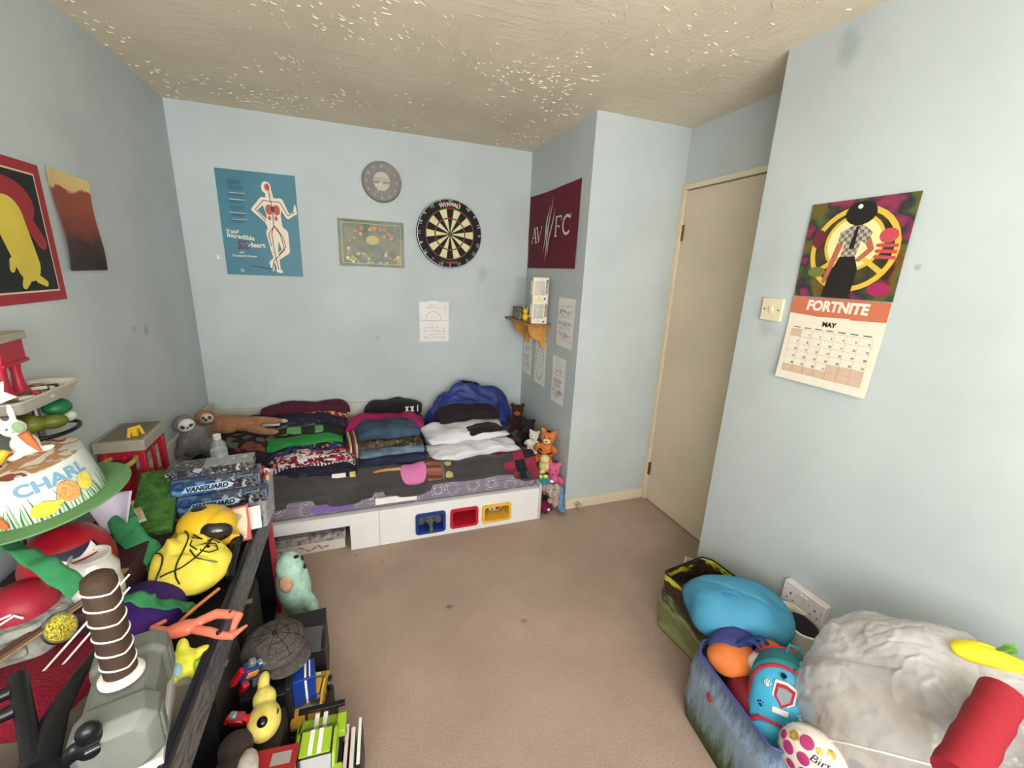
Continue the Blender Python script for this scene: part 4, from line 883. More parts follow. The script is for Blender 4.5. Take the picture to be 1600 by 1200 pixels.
plush('elephant_plush', 'pale grey plush elephant low in the heap at the bed foot', (LG, [((0, 0, .05), (.05, .045, .045), Z3), ((-.03, -.03, .085), (.036, .034, .032), Z3), ((-.06, -.02, .085), (.022, .010, .026), (0, .3, 0)), ((.015, -.02, .09), (.022, .010, .026), (0, -.3, 0)), ((-.035, -.065, .065), (.011, .014, .022), Z3), ((-.03, -.055, .015), (.02, .025, .016), Z3)]), (1.115, 2.175, .095), (0, 0, -.2), .005, GP, extra=[('eye', EYE, [((-.045, -.060, .095), .004, Z3), ((-.016, -.060, .095), .004, Z3)])])
plush('mouse_plush', 'small pinkish beige plush squeezed above the maroon one', (fur('plush_beige', (186, 160, 146)), [((0, 0, .035), (.03, .028, .036), Z3), ((0, -.01, .075), (.025, .023, .022), Z3)]), (1.125, 2.165, .035), 0, .005, GP, extra=[('eye', EYE, [((-.010, -.032, .080), .003, Z3), ((.010, -.032, .080), .003, Z3)])])
plush('heart_plush', 'maroon plush cushion on the carpet at the bed foot', (MR, [((-.02, 0, .055), (.034, .03, .045), (0, .4, 0)), ((.02, 0, .055), (.034, .03, .045), (0, -.4, 0)), ((0, 0, .03), (.03, .028, .03), Z3)]), (1.058, 2.16, .0), 0, .005, GP, extra=[('label', PAPER, [((.012, -.030, .045), (.009, .003, .010), Z3)])])
plush('blue_plush', 'sky blue plush standing upright at the corner of the alcove wall', (BLU, [((0, 0, .07), (.028, .045, .07), Z3), ((0, 0, .14), (.025, .034, .028), Z3), ((0, -.04, .02), (.026, .04, .02), Z3)]), (1.172, 2.195, 0), 0, .005, GP)

# ================================================================ LOW UNIT ALONG THE LEFT WALL
UX0, UX1, UY0, UY1, UZ = XL+.006, -.392, -.45, 1.765, .50
t = unit = thing('storage_unit', 'low black open storage unit with a grey wood-printed rail and red end edge', 'cabinet', (0, 0, 0))
UB = M('unit_black', (22, 22, 26), .5, var=.1); UN = M('unit_navy_edge', (28, 32, 42), .4)
def railmat():
    m = M('driftwood_print', (92, 90, 92), .45); n = NT(m); b = n.n['Principled BSDF']
    v = n.coord((1, .9, 2.4)); nz = n.noise(v, 5.5, 3, .5); mu = n.new('ShaderNodeMath', operation='MULTIPLY'); mu.inputs[1].default_value = 11; n.link(nz, mu.inputs[0])
    fr = n.new('ShaderNodeMath', operation='FRACT'); n.link(mu.outputs[0], fr.inputs[0])
    n.link(n.ramp(fr.outputs[0], [(0, (60, 58, 62)), (.25, (92, 90, 94)), (.6, (112, 110, 114)), (1, (70, 68, 72))]), b.inputs['Base Color']); return m
RAIL = railmat()
B().box(UX0, UY0, UZ-.02, UX1-.006, UY1, UZ, UB).build('top_panel', t, smooth=False)
B().box(UX0, UY0, .03, UX1-.01, UY1, .05, UB).box(UX0, UY0, 0, UX1-.03, UY1, .03, UB).build('bottom_panel', t, smooth=False)
B().box(UX0, UY0, .05, UX0+.008, UY1, UZ-.02, UB).build('back_panel', t, smooth=False)
for y in (-.43, .30, 1.02): B().box(UX0+.008, y, .05, UX1-.012, y+.018, UZ-.02, UB).build('divider', t, smooth=False)
B().box(UX0, UY1, 0, UX1-.012, UY1+.018, UZ, UB).build('end_panel', t, smooth=False)
B().box(UX1-.012, UY1-.010, 0, UX1+.004, UY1+.020, UZ-.005, M('edge_red', (176, 50, 66), .45)).build('red_edge', t, bevel=.002)
B().box(UX1-.004, UY0, .432, UX1+.002, UY1-.015, .535, RAIL).build('front_rail', t, smooth=False)
B().box(UX1-.016, UY0, .430, UX1-.004, UY1-.015, .552, UN).box(UX1-.004, UY0, .535, UX1+.003, UY1-.015, .552, UN).build('rail_edge', t, bevel=.002)
CARD = M('brown_card', (150, 122, 92), .85, var=.05, vscale=8); CARDG = M('grey_card', (120, 116, 110), .85, var=.1)
def carton(lab, x0, y0, z0, x1, y1, z1, m, rot=0, name='carton', extra=None, cat='box', tape=None, group=None):
    t = thing(name, lab, cat, ((x0+x1)/2, (y0+y1)/2, z0), rot, group); w, d, h = x1-x0, y1-y0, z1-z0
    B().box(-w/2, -d/2, 0, w/2, d/2, h, m).build('body', t, bevel=.0025)
    B().box(-w/2-.001, -.012, h-.0005, w/2+.001, .012, h+.0006, tape or M('tape_tan', (170, 146, 104), .4)).build('tape', t, smooth=False)
    return t
carton('tall plain white box behind the unit carrying the red playhouse', -.925, 1.80, 0, -.50, 2.095, .50, M('off_white_card', (196, 192, 186), .8))
carton('brown cardboard box in the unit opening beside the red edge', -.60, 1.36, .051, -.42, 1.62, .30, M('dark_card', (52, 46, 42), .85), .06)
carton('grey cardboard tray tilted in the unit opening behind the flat cap', -.58, 1.10, .051, -.42, 1.30, .34, M('dark_card_grey', (60, 58, 56), .85), -.05)
carton('dark green box low in the unit opening near the red edge', -.80, 1.45, .051, -.64, 1.70, .22, M('dark_green_card', (40, 70, 58), .7))
# fillers the pile rests on
carton('dark plum box on the unit buried under the bonnet and helmet', -.92, 1.12, UZ+.001, -.64, 1.42, .655, M('dark_plum_card', (60, 30, 38), .8))
carton('dark box on the unit behind the yellow drawstring bag', -.90, 1.48, UZ+.001, -.60, 1.74, .60, UB)
carton('black box under the two long blue boxes', -.64, 1.62, UZ+.001, -.46, 1.77, .629, CARDG)
# playhouse
t = thing('toy_playhouse', 'red plastic toy playhouse with a flat grey roof and yellow handle', 'toy', (-.862, 1.93, .502), .04); t.scale = (.9, .9, 1.12)
RP = M('toy_red', (164, 24, 44), .4); TG = M('toy_roof_grey', (160, 154, 138), .55, var=.05)
b = B(); w, d = .062, .10
for sx in (-1, 1):
    for sy in (-1, 1): b.box(sx*w-.012, sy*d-.012, 0, sx*w+.012, sy*d+.012, .255, RP)
b.box(-w, -d, 0, w, d, .12, RP); b.box(-w, -d-.005, .225, w, d+.005, .258, RP); b.box(-w-.006, -d, .15, -w+.006, d, .25, RP); b.box(-.008, -d-.01, .12, .008, -d+.01, .24, RP); b.box(w-.006, -.008, .12, w+.008, .008, .24, RP)
b.build('house', t, bevel=.003)
B().box(-.085, -.125, .258, .085, .125, .295, TG).build('roof', t, bevel=.003)
B().box(-.070, -.110, .295, .070, .110, .297, M('roof_dark', (112, 108, 100), .7, var=.08)).build('roof_inset', t, smooth=False)
B().tube([(.02, -.085, .292), (.028, -.082, .325), (.052, -.056, .325), (.058, -.045, .292)], .007, YEL).box(.030, -.075, .296, .048, -.060, .325, YEL).build('handle', t)
rp = B().tube([(.07, -.09, .13), (.095, -.15, .11), (.115, -.20, .05), (.12, -.21, .0)], .010, RP); rp.box(.04, -.20, .06, .10, -.10, .075, RP); rp.build('slide', t)
# artificial grass block
GT = M('toy_grass', (66, 112, 48), .95, var=.22, vscale=40, bump=1, bscale=220, bdist=.006)
g = B()
g.grid(lambda u, v: (0, 0, 0), 2, 2, GT); g = B()
t = thing('grass_mat', 'rectangular block of artificial grass lying on the pile beside the playhouse', 'mat', (-.700, 1.635, .668), (.30, 0, .19))
bb_ = B().box(-.058, -.15, -.018, .058, .15, .018, GT); o = bb_.build('turf', t, bevel=.006)
fr_ = B(); rnd = random.Random(8)
for i in range(900):
    x = rnd.uniform(-.056, .056); y = rnd.uniform(-.148, .148); dx, dy = rnd.uniform(-.004, .004), rnd.uniform(-.004, .004)
    fr_.add([(x-.0012, y, .017), (x+.0012, y, .017), (x+dx, y+dy, .024)], [(0, 1, 2)], GT)
o = fr_.build('blades', t, smooth=False); o['kind'] = 'stuff'
# two long blue boxes and a clear topped one
BB1 = blotch('box_blue_art', [(30, 60, 110), (50, 92, 140), (24, 40, 84), (90, 130, 170)], 18, .35, sharp=False, coat=.3); BKP = blotch('box_dark_art', [(40, 42, 50), (90, 92, 96), (24, 24, 30), (150, 150, 150)], 34, .35, coat=.3)
def vbox(lab, loc, rz, word=True, top=BB1):
    t = thing('game_box', lab, 'box', loc, rz, 'long boxes stacked on the unit'); w, d, h = .27, .095, (.046 if word else .030)
    B().box(-w/2, -d/2, 0, w/2, d/2, h, BB1 if word else BKP).build('body', t, bevel=.001)
    B().box(-w/2+.115, -d/2-.0008, .003, w/2-.004, -d/2+.01, h-.003, BKP).build('dark_panel', t, smooth=False)
    B().box(-w/2+.11, -d/2+.004, h-.001, w/2-.004, d/2-.004, h+.0008, BKP if word else CLEAR).build('top_print', t, smooth=False)
    if word:
        SL = M('logo_silver', (214, 218, 222), .3, metal=.3)
        q = B(); q.poly([(-.105, .012), (.03, .008), (.055, .023), (.03, .036), (-.09, .034)], 0, M('logo_pale_blue', (160, 190, 214), .5)); q.v = [(p[0], -d/2-.0016-p[2], p[1]) for p in q.v]; q.build('logo_plate', t, smooth=False)
        tx = text(t, 'VANGUARD', .024, 0, 0, 0, INK, bold=.0012, shear=.3, sx=.95)
        for v in tx.data.vertices: x, y = v.co.x, v.co.y; v.co = (x-.030, -d/2-.0032, y+.022)
    return t
vbox('lower of two long blue boxes with a silver logo, nearest the yellow toys', (-.500, 1.650, .630), .12)
vbox('upper long blue box with a silver logo, set back to the left', (-.525, 1.690, .678), .12)
vbox('clear topped grey box lying on the two blue boxes, below the water bottle', (-.550, 1.735, .725), .12, False)
# disc with white spots
t = thing('round_tin', 'round red tin with white spots leaning beside the blue boxes', 'tin', (-.425, 1.80, .655), (1.1, .3, .3))
B().lathe([(.034, 0), (.036, .003), (.036, .016), (.030, .022), (.012, .026)], RED, 28).build('body', t)
for (x, y) in ((0, .004), (.026, .014), (-.024, .016)): B().ell((x, y, .023), (.012, .011, .003), PAPER, Z3, 14, 8).build('spot', t)
# clear tub with brushes and a folder
t = thing('clear_tub', 'clear plastic tub holding tan brushes and a red folder at the unit end', 'tub', (-.408, 1.72, UZ+.001), -.05); t.scale = (.72, .9, .95)
pr_ = rrect(-.055, .055, -.09, .09, .02, 5)
b = B(); n_ = len(pr_); vs = []
for sc_, z in ((.86, .0), (1, .17), (1.08, .172), (1.08, .180), (.98, .180), (.84, .004)): vs += [(p[0]*sc_, p[1]*sc_, z) for p in pr_]
fs = [tuple(range(n_))]+[(j*n_+i, j*n_+(i+1) % n_, (j+1)*n_+(i+1) % n_, (j+1)*n_+i) for j in range(5) for i in range(n_)]+[tuple(range(5*n_, 6*n_))]
b.add(vs, fs, CLEAR).build('tub', t)
put(B().cb((0, 0, .07), (.006, .13, .17), M('folder_red', (190, 70, 56), .5), (.15, .12, 0)).build('folder', smooth=False), (-.395, 1.72, UZ+.02), 0, 'red folder standing in the clear tub at the unit end', 'folder')
put(B().cb((0, 0, .06), (.004, .12, .11), blotch('pack_blue', [(60, 110, 150), (200, 204, 206), (30, 50, 80), (120, 160, 190)], 40, .4), (.15, .10, 0)).build('packet', smooth=False), (-.384, 1.715, UZ+.02), 0, 'blue and white packet standing beside the red folder', 'packet')
for k in range(3):
    put(B().tube([(0, 0, 0), (.003, -.02, .10), (0, -.03, .19)], [.006, .007, .005], M('tan_wood', (180, 150, 110), .6)).ell((0, -.034, .20), (.009, .006, .018), M('tan_wood', (180, 150, 110), .6)).build('brush', remesh=.0025),
        (-.425+.010*k, 1.76-.02*k, UZ-.02), (0, .1*k-.1, .3*k), ['tan wooden brush in the clear tub, leftmost and most upright', 'tan wooden brush in the clear tub, middle of the three', 'tan wooden brush in the clear tub, nearest the red folder'][k], 'brush', 'brushes in the clear tub')
# yellow toy helmet
t = thing('toy_helmet', 'glossy yellow toy helmet with dark visor openings', 'toy', (-.515, 1.490, .588), (0, 0, -.3)); t.scale = (1.08, 1.08, 1.08)
b = B(); b.ell((0, 0, .04), (.080, .075, .062), YEL, (0, .1, 0), 28, 18); b.ell((.045, -.01, .05), (.045, .055, .045), YEL); b.ell((-.062, -.045, .02), (.020, .018, .020), YEL); b.build('shell', t, remesh=.004)
DV = M('visor_dark', (40, 34, 26), .2, coat=.5)
B().ell((.052, -.040, .050), (.044, .028, .032), DV, (.1, .15, .35)).build('visor', t); B().ell((-.015, 0, .098), (.024, .018, .006), DV).build('vent', t); B().tube([(-.07, -.07, .05), (-.04, -.085, .04), (-.03, -.085, .0)], .006, BLACK).build('strap', t)
t = thing('toy_robot', 'small yellow and black toy robot lying between the helmet and the card', 'toy', (-.47, 1.445, .585), (0, 0, .4))
B().cb((0, 0, .02), (.05, .035, .04), YEL, (.2, .1, 0)).cb((.035, 0, .01), (.03, .03, .03), YEL, (0, .4, 0)).build('body', t, bevel=.004)
B().cb((0, -.02, .035), (.03, .012, .015), BLACK, (.3, 0, .2)).cb((-.03, .01, .03), (.02, .03, .012), BLACK, (.3, .5, .2)).build('armour', t, bevel=.002)
# cards
t = thing('greeting_card', 'pale card with a red zigzag border and yellow blot, propped up', 'card', (-.445, 1.515, .605), (1.05, 0, .25))
B().box(-.045, -.06, 0, .045, .06, .002, M('card_red_edge', (190, 76, 60), .6)).build('sheet', t, smooth=False)
b = B(); b.poly([(-.038, -.053), (.038, -.053), (.038, .053), (-.038, .053)], .003, M('card_cream', (216, 200, 170), .6)); b.disc((-.01, -.02), (.022, .018), .0034, M('card_yellow', (224, 200, 60), .6), 12); b.disc((0, .025), (.024, .014), .0034, M('card_grey', (170, 160, 140), .6), 14); b.poly([(.03, -.053), (.038, -.053), (.038, 0)], .0036, RED); b.build('print', t, smooth=False)
for k, (x, y, z, rx, rz, w, d) in enumerate([(-.425, 1.56, .595, .9, .2, .10, .08), (-.50, 1.56, .585, .25, .5, .12, .1)]):
    put(B().box(-w/2, -d/2, 0, w/2, d/2, .002, PAPER).build('envelope', smooth=False), (x, y, z), (rx, 0, rz), ['white envelope standing behind the red bordered card', 'white envelope lying flat under the red bordered card'][k], 'envelope')
put(B().tube([(0, -.09, 0), (0, -.03, .006), (0, .03, .006), (0, .06, .0)], [.010, .012, .016, .012], BLACK, 12).ell((0, .075, 0), (.020, .024, .016), BLACK).ell((.012, .04, .010), (.006, .006, .006), BLACK).build('torch'), (-.420, 1.38, .575), (.15, 0, .10), 'black handheld torch lying along the wood-printed rail', 'torch')
# yellow drawstring bag
YB2 = M('bag_yellow', (224, 206, 74), .75, var=.05, vscale=10, bump=.4, bscale=60, bdist=.004)
t = thing('drawstring_bag', 'bright yellow drawstring bag with black cords and a line drawing', 'bag', (-.520, 1.350, .595), (.35, .05, .35)); t.scale = (.84, .86, .80)
def bagf(p_):
    a = math.atan2(p_.y, p_.x); r = p_.length
    return p_
b = B(); vs_b = B().ell((0, 0, 0), (.125, .128, .062), YB2, Z3, 56, 32)
def pucker(v):
    p = Vector(v); k = max(0, (p.y+.02)/.15)
    x = p.x*(1-.25*k)+.004*math.sin(p.x*140)*k; z = p.z*(1+.1*k)+.010*math.sin(p.x*110+p.y*20)*k*(1 if p.z > 0 else .4)+.007*N(p*22)
    return (x-.02*k, p.y+.012*N(p*14)*(k > .3), z)
vs_b.v = [tuple(Vector(pucker(v))+Vector((0, 0, (v[2] > 0)*(.006*N(Vector(v)*30)-.008*max(0, 1-abs(N(Vector((v[0]*9+v[1]*5, v[1]*9, 3)))*5)))))) for v in vs_b.v]; vs_b.build('bag', t, angle=180)
def on_bag(x, y, off=.003):
    q = max(0, 1-(x/.125)**2-(y/.128)**2); p = pucker((x, y, .062*math.sqrt(q))); return (p[0], p[1], p[2]+off)
for pts in ([(-.10+.02*math.sin(k*.5), .07-.018*k) for k in range(10)], [(-.02+.03*math.sin(k*.45+1), .11-.021*k) for k in range(11)], [(-.09+.02*k, -.05+.012*k-.04*math.sin(k*.35)) for k in range(10)]):
    B().tube([on_bag(*p) for p in pts if (p[0]/.125)**2+(p[1]/.128)**2 < .98], .0026, BLACK, 6).build('cord', t)
b = B()
for L in ([(.02, .07), (.05, .05), (.035, .085)], [(.03, .02), (.06, .03), (.085, .02), (.08, -.01), (.05, -.02), (.03, -.005), (.03, .02)], [(.0, .01), (.01, -.03), (.04, -.05), (.07, -.06)], [(.065, .04), (.09, .05), (.10, .03)], [(.015, .05), (.005, .03), (.02, .0)]):
    b.tube([on_bag(*p, .001) for p in L], .0024, BLACK, 5)
for c_ in ((.055, .006),): b.ell(on_bag(*c_, .001), (.006, .006, .003), BLACK)
o = b.build('line_drawing', t); o['kind'] = 'stuff'
# green felt ribbons
FELT = M('felt_green', (48, 122, 76), .95, var=.10, vscale=18, bump=.6, bscale=200)
def ribbon(lab, pts, wd, seed=0):
    P = [Vector(p) for p in pts]; n_ = len(P); seg = []
    for k in range((n_-1)*10+1):
        i = min(k//10, n_-2); f_ = k/10-i; p0, p1 = P[i], P[i+1]; pm, pn = P[max(i-1, 0)], P[min(i+2, n_-1)]
        t2, t3 = f_*f_, f_**3; seg.append(.5*((2*p0)+(p1-pm)*f_+(2*pm-5*p0+4*p1-pn)*t2+(3*p0-pm-3*p1+pn)*t3))
    c0 = seg[0].copy()
    def f(u, v):
        i = min(int(u*(len(seg)-1)), len(seg)-2); d = (seg[i+1]-seg[i]).normalized(); s = d.cross(Vector((0, 0, 1))).normalized(); s = (s+Vector((0, 0, .5*math.sin(u*5+seed)))).normalized()
        p = seg[i]+(seg[i+1]-seg[i])*(u*(len(seg)-1)-i)+s*(v-.5)*wd; return p-c0+Vector((0, 0, .004*math.sin(u*30)))
    b = B().grid(f, 60, 6, FELT); return put(b.build('felt_ribbon', solid=.003, angle=180), c0, 0, lab, 'ribbon', 'green felt ribbons on the pile')
ribbon('green felt strip crossing below the bonnet to the white jar', [(-.86, 1.22, .85), (-.775, 1.155, .845), (-.69, 1.09, .825), (-.62, 1.05, .775)], .042)
ribbon('wide green felt strip falling from the bonnet beside the grass block', [(-.745, 1.50, .775), (-.72, 1.46, .73), (-.68, 1.41, .675), (-.62, 1.38, .615)], .065, 1)
ribbon('green felt strip lying across the purple cloth to the right of the hammer', [(-.63, 1.16, .66), (-.575, 1.15, .655), (-.53, 1.14, .635), (-.49, 1.17, .59), (-.465, 1.17, .565)], .035, 2)
cloth_lump('cloth', 'purple cloth bundled beneath the yellow drawstring bag', M('cloth_purple', (60, 26, 110), .8, var=.15, bump=.3), (-.605, 1.20, .555), (.10, .12, .065), 11, .3, 10)
cloth_lump('cloth', 'dark brown crumpled cloth between the grass block and yellow bag', M('cloth_darkbrown', (44, 32, 36), .9, var=.3, bump=.3), (-.655, 1.47, .56), (.11, .10, .07), 12, .3, 10)
cloth_lump('cloth', 'green leafy cloth crumpled under the wide felt strip', M('cloth_darkgreen', (40, 80, 34), .9, var=.4, vscale=20, bump=.3), (-.70, 1.40, .57), (.07, .07, .05), 13, .4, 12)
cloth_lump('cloth', 'crimson fleece spread around the toy castle', M('fleece_crimson', (130, 20, 44), .95, var=.1, bump=1, bscale=160, bdist=.006), (-.75, 1.00, .54), (.19, .21, .07), 14, .3, 7)
put(B().box(-.05, -.07, 0, .05, .07, .004, PAPER).box(-.045, -.06, .004, .05, .07, .006, M('leaflet_print', (190, 170, 130), .7, var=.3, vscale=50)).build('leaflet', smooth=False), (-.765, 1.56, .665), (.1, -.1, .5), 'printed leaflets lying on the pile behind the bonnet brim', 'leaflet')
# helmet with flag print
t = thing('toy_helmet', 'red domed toy helmet with a union flag print under the bonnet brim', 'toy', (-.755, 1.275, .672), (0, 0, .2)); t.scale = (.72, .72, .80)
HRm = M('helmet_red', (160, 20, 40), .35, coat=.2)
B().lathe([(.125, 0), (.130, .02), (.128, .06), (.112, .11), (.078, .15), (.03, .170), (.001, .173)], HRm, 40).build('shell', t)
def on_dome(a, z, off=.0015):
    pr = [(0, .125), (.02, .130), (.06, .128), (.11, .112), (.15, .078)]
    for (z0, r0), (z1, r1) in zip(pr[:-1], pr[1:]):
        if z0 <= z <= z1: r = r0+(r1-r0)*(z-z0)/(z1-z0)+off; return (r*math.cos(a), r*math.sin(a), z)
b = B(); NV = M('print_navy', (24, 26, 60), .5)
def stripe3(a0, z0, a1, z1, w, m, off):
    vs = []; n1, n2 = 16, 8
    for k in range(n1+1):
        for j in range(n2+1): z = z0+(z1-z0)*k/n1+w*(.5-j/n2); vs.append(on_dome(a0+(a1-a0)*k/n1, min(.1495, max(.0005, z)), off))
    b.add(vs, [(k*(n2+1)+j, k*(n2+1)+j+1, (k+1)*(n2+1)+j+1, (k+1)*(n2+1)+j) for k in range(n1) for j in range(n2)], m)
stripe3(-1.75, .085, -.45, .085, .085, NV, .0015); stripe3(-1.75, .085, -.45, .085, .034, PAPER, .0026); stripe3(-1.75, .085, -.45, .085, .018, HRm, .0036)
stripe3(-1.75, .05, -.55, .12, .018, PAPER, .0031); stripe3(-1.75, .12, -.55, .05, .018, PAPER, .0033); stripe3(-2.1, .028, -.3, .028, .009, PAPER, .0025)
b.build('flag_print', t, angle=180)
# Easter bonnet
t = thing('bonnet', 'decorated paper Easter bonnet with a green brim, grass cutouts, chick and eggs', 'hat', (-.785, 1.305, .875), (.06, -.16, .30))
BRM = M('bonnet_green', (94, 138, 90), .8, var=.05, bump=.2); BCR = M('bonnet_white', (196, 206, 200), .75, var=.05, vscale=14)
BTP = blotch('bonnet_top', [(170, 176, 168), (160, 120, 84), (196, 190, 172), (130, 60, 50), (180, 184, 176)], 13, .8)
B().lathe([(.115, 0), (.170, -.001), (.1715, .0015), (.170, .004), (.118, .004)], BRM, 56).build('brim', t)
B().lathe([(.118, .004), (.108, .120)], BCR, 56).build('crown', t); B().lathe([(.108, .118), (.108, .1225), (.104, .124), (.001, .125)], BTP, 48).build('top', t)
def on_cr(a, z, off=.002):
    r = .118-.010*(z-.004)/.116+off; return Vector((r*math.cos(a), r*math.sin(a), z))
G1 = M('grass_dark', (56, 104, 60), .8); G2 = M('grass_light', (120, 170, 110), .8)
rnd = random.Random(2); b = B()
for i in range(60):
    a = -2.9+i*.066; h = rnd.uniform(.035, .075); ln = rnd.uniform(-.12, .12); w_ = rnd.uniform(.012, .022); of = .001+.0006*(i % 3)
    P = []
    for q in (0, .33, .66): P.append((on_cr(a-w_*(1-q)+ln*q*q, .005+h*q, of), on_cr(a+w_*(1-q)+ln*q*q, .005+h*q, of)))
    vs = [v for pq in P for v in pq]+[on_cr(a+ln, .005+h, of)]
    b.add(vs, [(0, 1, 3, 2), (2, 3, 5, 4), (4, 5, 6)], (G1, G2)[i % 2])
o = b.build('grass_blades', t, angle=180); o['kind'] = 'stuff'
def patch(name, a, z, ra, rz, m, off=.004, th=.004, n_=20, tilt=0):
    b = B(); vs = [on_cr(a, z, off+th)]
    for k in range(n_):
        q = 2*PI*k/n_; x, y = ra*math.cos(q), rz*math.sin(q)*(1+.12*math.sin(q)); X_ = x*math.cos(tilt)-y*math.sin(tilt); Y_ = x*math.sin(tilt)+y*math.cos(tilt)
        vs.append(on_cr(a+X_/.118, z+Y_, off+th))
    for k in range(n_):
        q = 2*PI*k/n_; x, y = ra*math.cos(q), rz*math.sin(q)*(1+.12*math.sin(q)); X_ = x*math.cos(tilt)-y*math.sin(tilt); Y_ = x*math.sin(tilt)+y*math.cos(tilt)
        vs.append(on_cr(a+X_/.118, z+Y_, off))
    fs = [(0, 1+k, 1+(k+1) % n_) for k in range(n_)]+[(1+k, 1+n_+k, 1+n_+(k+1) % n_, 1+(k+1) % n_) for k in range(n_)]
    b.add(vs, fs, m); return b.build(name, t, angle=60)
EO = blotch('egg_orange', [(206, 134, 72), (222, 160, 100), (206, 134, 72)], 90, .7); EY = M('egg_yellow', (206, 190, 80), .7, var=.1, vscale=60)
patch('orange_egg', -.93, .048, .020, .027, EO); patch('yellow_egg', -.62, .052, .014, .023, EY, .006, tilt=-.3); patch('chick', -1.34, .030, .024, .018, M('chick_yellow', (230, 198, 60), .8, bump=.5)); patch('chick_wing', -1.13, .036, .009, .006, M('chick_yellow', (230, 198, 60), .8), .006); patch('carrot', -2.0, .035, .009, .030, M('carrot_orange', (190, 110, 60), .8), tilt=.4)
def wraptext(body, size, a0, z0, m, name, off=.004, slope=0):
    o = text(t, body, size, 0, 0, 0, m, 'LEFT', bold=.0014, name=name, sx=1.05)
    for v in o.data.vertices: x, y = v.co.x, v.co.y; v.co = on_cr(a0+x/.118, z0+y+slope*x, off)
wraptext('CHARL', .042, -1.62, .088, M('letter_blue', (110, 150, 176), .7), 'lettering', .0045)
wraptext('CHARL', .042, -1.63, .087, M('letter_white', (222, 228, 228), .7), 'lettering_back', .0035)
# rabbit and banner on the bonnet
t = thing('rabbit_cutout', 'white rabbit ornament holding a carrot standing on the bonnet top', 'ornament', (-.795, 1.315, 1.002), (0, -.20, .45))
RW = M('rabbit_white', (222, 212, 204), .85, var=.03)
b = B(); b.ell((0, 0, .028), (.026, .018, .030), RW).ell((-.003, 0, .075), (.024, .016, .022), RW).ell((-.018, 0, .108), (.007, .005, .026), RW, (0, -.2, 0)).ell((.008, 0, .112), (.007, .005, .026), RW, (0, .15, 0)).ell((.028, -.006, .005), (.018, .010, .008), RW).ell((-.026, -.006, .006), (.016, .010, .008), RW)
b.build('body', t, remesh=.003)
B().tube([(.010, -.020, .062), (.014, -.022, .035), (.020, -.020, .002)], [.011, .009, .002], M('carrot_orange', (190, 110, 60), .8)).build('carrot', t)
B().ell((.008, -.018, .078), (.010, .004, .014), M('leaf_green', (130, 160, 120), .8)).build('carrot_leaf', t)
for x in (-.011, .004): B().ell((x, -.016, .080), .0022, EYE).build('eye', t)
B().ell((-.004, -.017, .070), (.002, .002, .002), M('nose_pink', (200, 130, 130), .6)).build('nose', t)
t = thing('banner', 'small white paper banner with pale blue letters beside the white rabbit', 'banner', (-.852, 1.305, 1.150), (PI/2-.2, -.35, .55))
B().poly([(-.10, -.022), (.052, -.022), (.040, 0), (.052, .022), (-.10, .022)], 0, PAPER, .0015).build('paper', t, smooth=False)
text(t, 'HAPPY', .040, -.028, 0, .0012, M('letter_blue', (110, 150, 176), .7), bold=.001)
t = thing('yellow_chick', 'small yellow chick ornament at the left edge of the bonnet top', 'ornament', (-.838, 1.262, .995), .4)
B().ell((0, 0, .018), (.024, .018, .018), YEL).ell((.020, 0, .030), (.012, .011, .011), YEL).build('body', t, remesh=.003); B().lathe([(.004, 0), (.0005, .008)], M('beak_orange', (210, 130, 50), .5), 8, (.030, 0, .030), (0, PI/2, 0)).build('beak', t)
t = thing('paper_petal', 'curved lilac white paper petal hanging under the bonnet brim', 'ornament', (-.715, 1.42, .80), .3)
B().grid(lambda u, v: (.10*(u-.5)*(1-.5*v), .03*math.sin(u*PI)*1.2, -.10*v+.03*(u-.5)), 12, 10, M('petal_lilac', (200, 190, 206), .7)).build('petal', t, solid=.0015, angle=180)
# white jar
t = thing('jar', 'frosted white ribbed jar standing behind the brown hammer handle', 'jar', (-.672, 1.205, .625), 0); t.scale = (1.08, 1.08, 1.1)
FJ = M('jar_frosted', (204, 204, 198), .25, coat=.3)
B().lathe([(.040, 0), (.047, .006), (.048, .035), (.045, .062), (.047, .085), (.036, .105), (.034, .112), (.037, .114), (.037, .124), (.033, .124), (.033, .108), (.001, .106)], FJ, 36).build('body', t)
# castle
t = thing('toy_castle', 'grey stone effect toy castle with a red dome and a gold glitter disc', 'toy', (-.785, 1.150, .590), (0, 0, .3)); t.scale = (.9, .9, 1)
ST_ = M('castle_stone', (132, 134, 128), .8, var=.2, vscale=24, bump=1, bscale=50, bdist=.008)
def rough_(p, a): return Vector((p.x*(1+.05*math.sin(a*9)+.04*N(p*40)), p.y*(1+.05*math.sin(a*9)+.04*N(p*40)), p.z))
B().lathe([(.105, 0), (.112, .02), (.104, .05), (.096, .06), (.100, .07), (.090, .085), (.06, .09)], ST_, 48, fn=rough_).build('base', t)
for k in range(12):
    a = k*PI/6; B().cb((.107*math.cos(a), .107*math.sin(a), .028+.012*(k % 2)), (.018, .040, .022), ST_, (0, 0, a)).build('stone', t, bevel=.004)
B().lathe([(.070, .080), (.070, .10), (.060, .125), (.040, .142), (.001, .150)], M('castle_dome_red', (150, 26, 46), .5, bump=.2, bscale=200), 36).build('dome', t)
GD = M('gold_glitter', (190, 160, 60), .3, metal=.6, var=.5, vscale=200, bump=1, bscale=300)
B().lathe([(.030, 0), (.033, .003), (.030, .010), (.001, .012)], GD, 24, (.075, -.085, .055), (1.1, 0, .7)).build('gold_disc', t); B().lathe([(.034, -.002), (.037, .002), (.034, .007)], METAL, 24, (.075, -.085, .055), (1.1, 0, .7)).build('disc_rim', t)
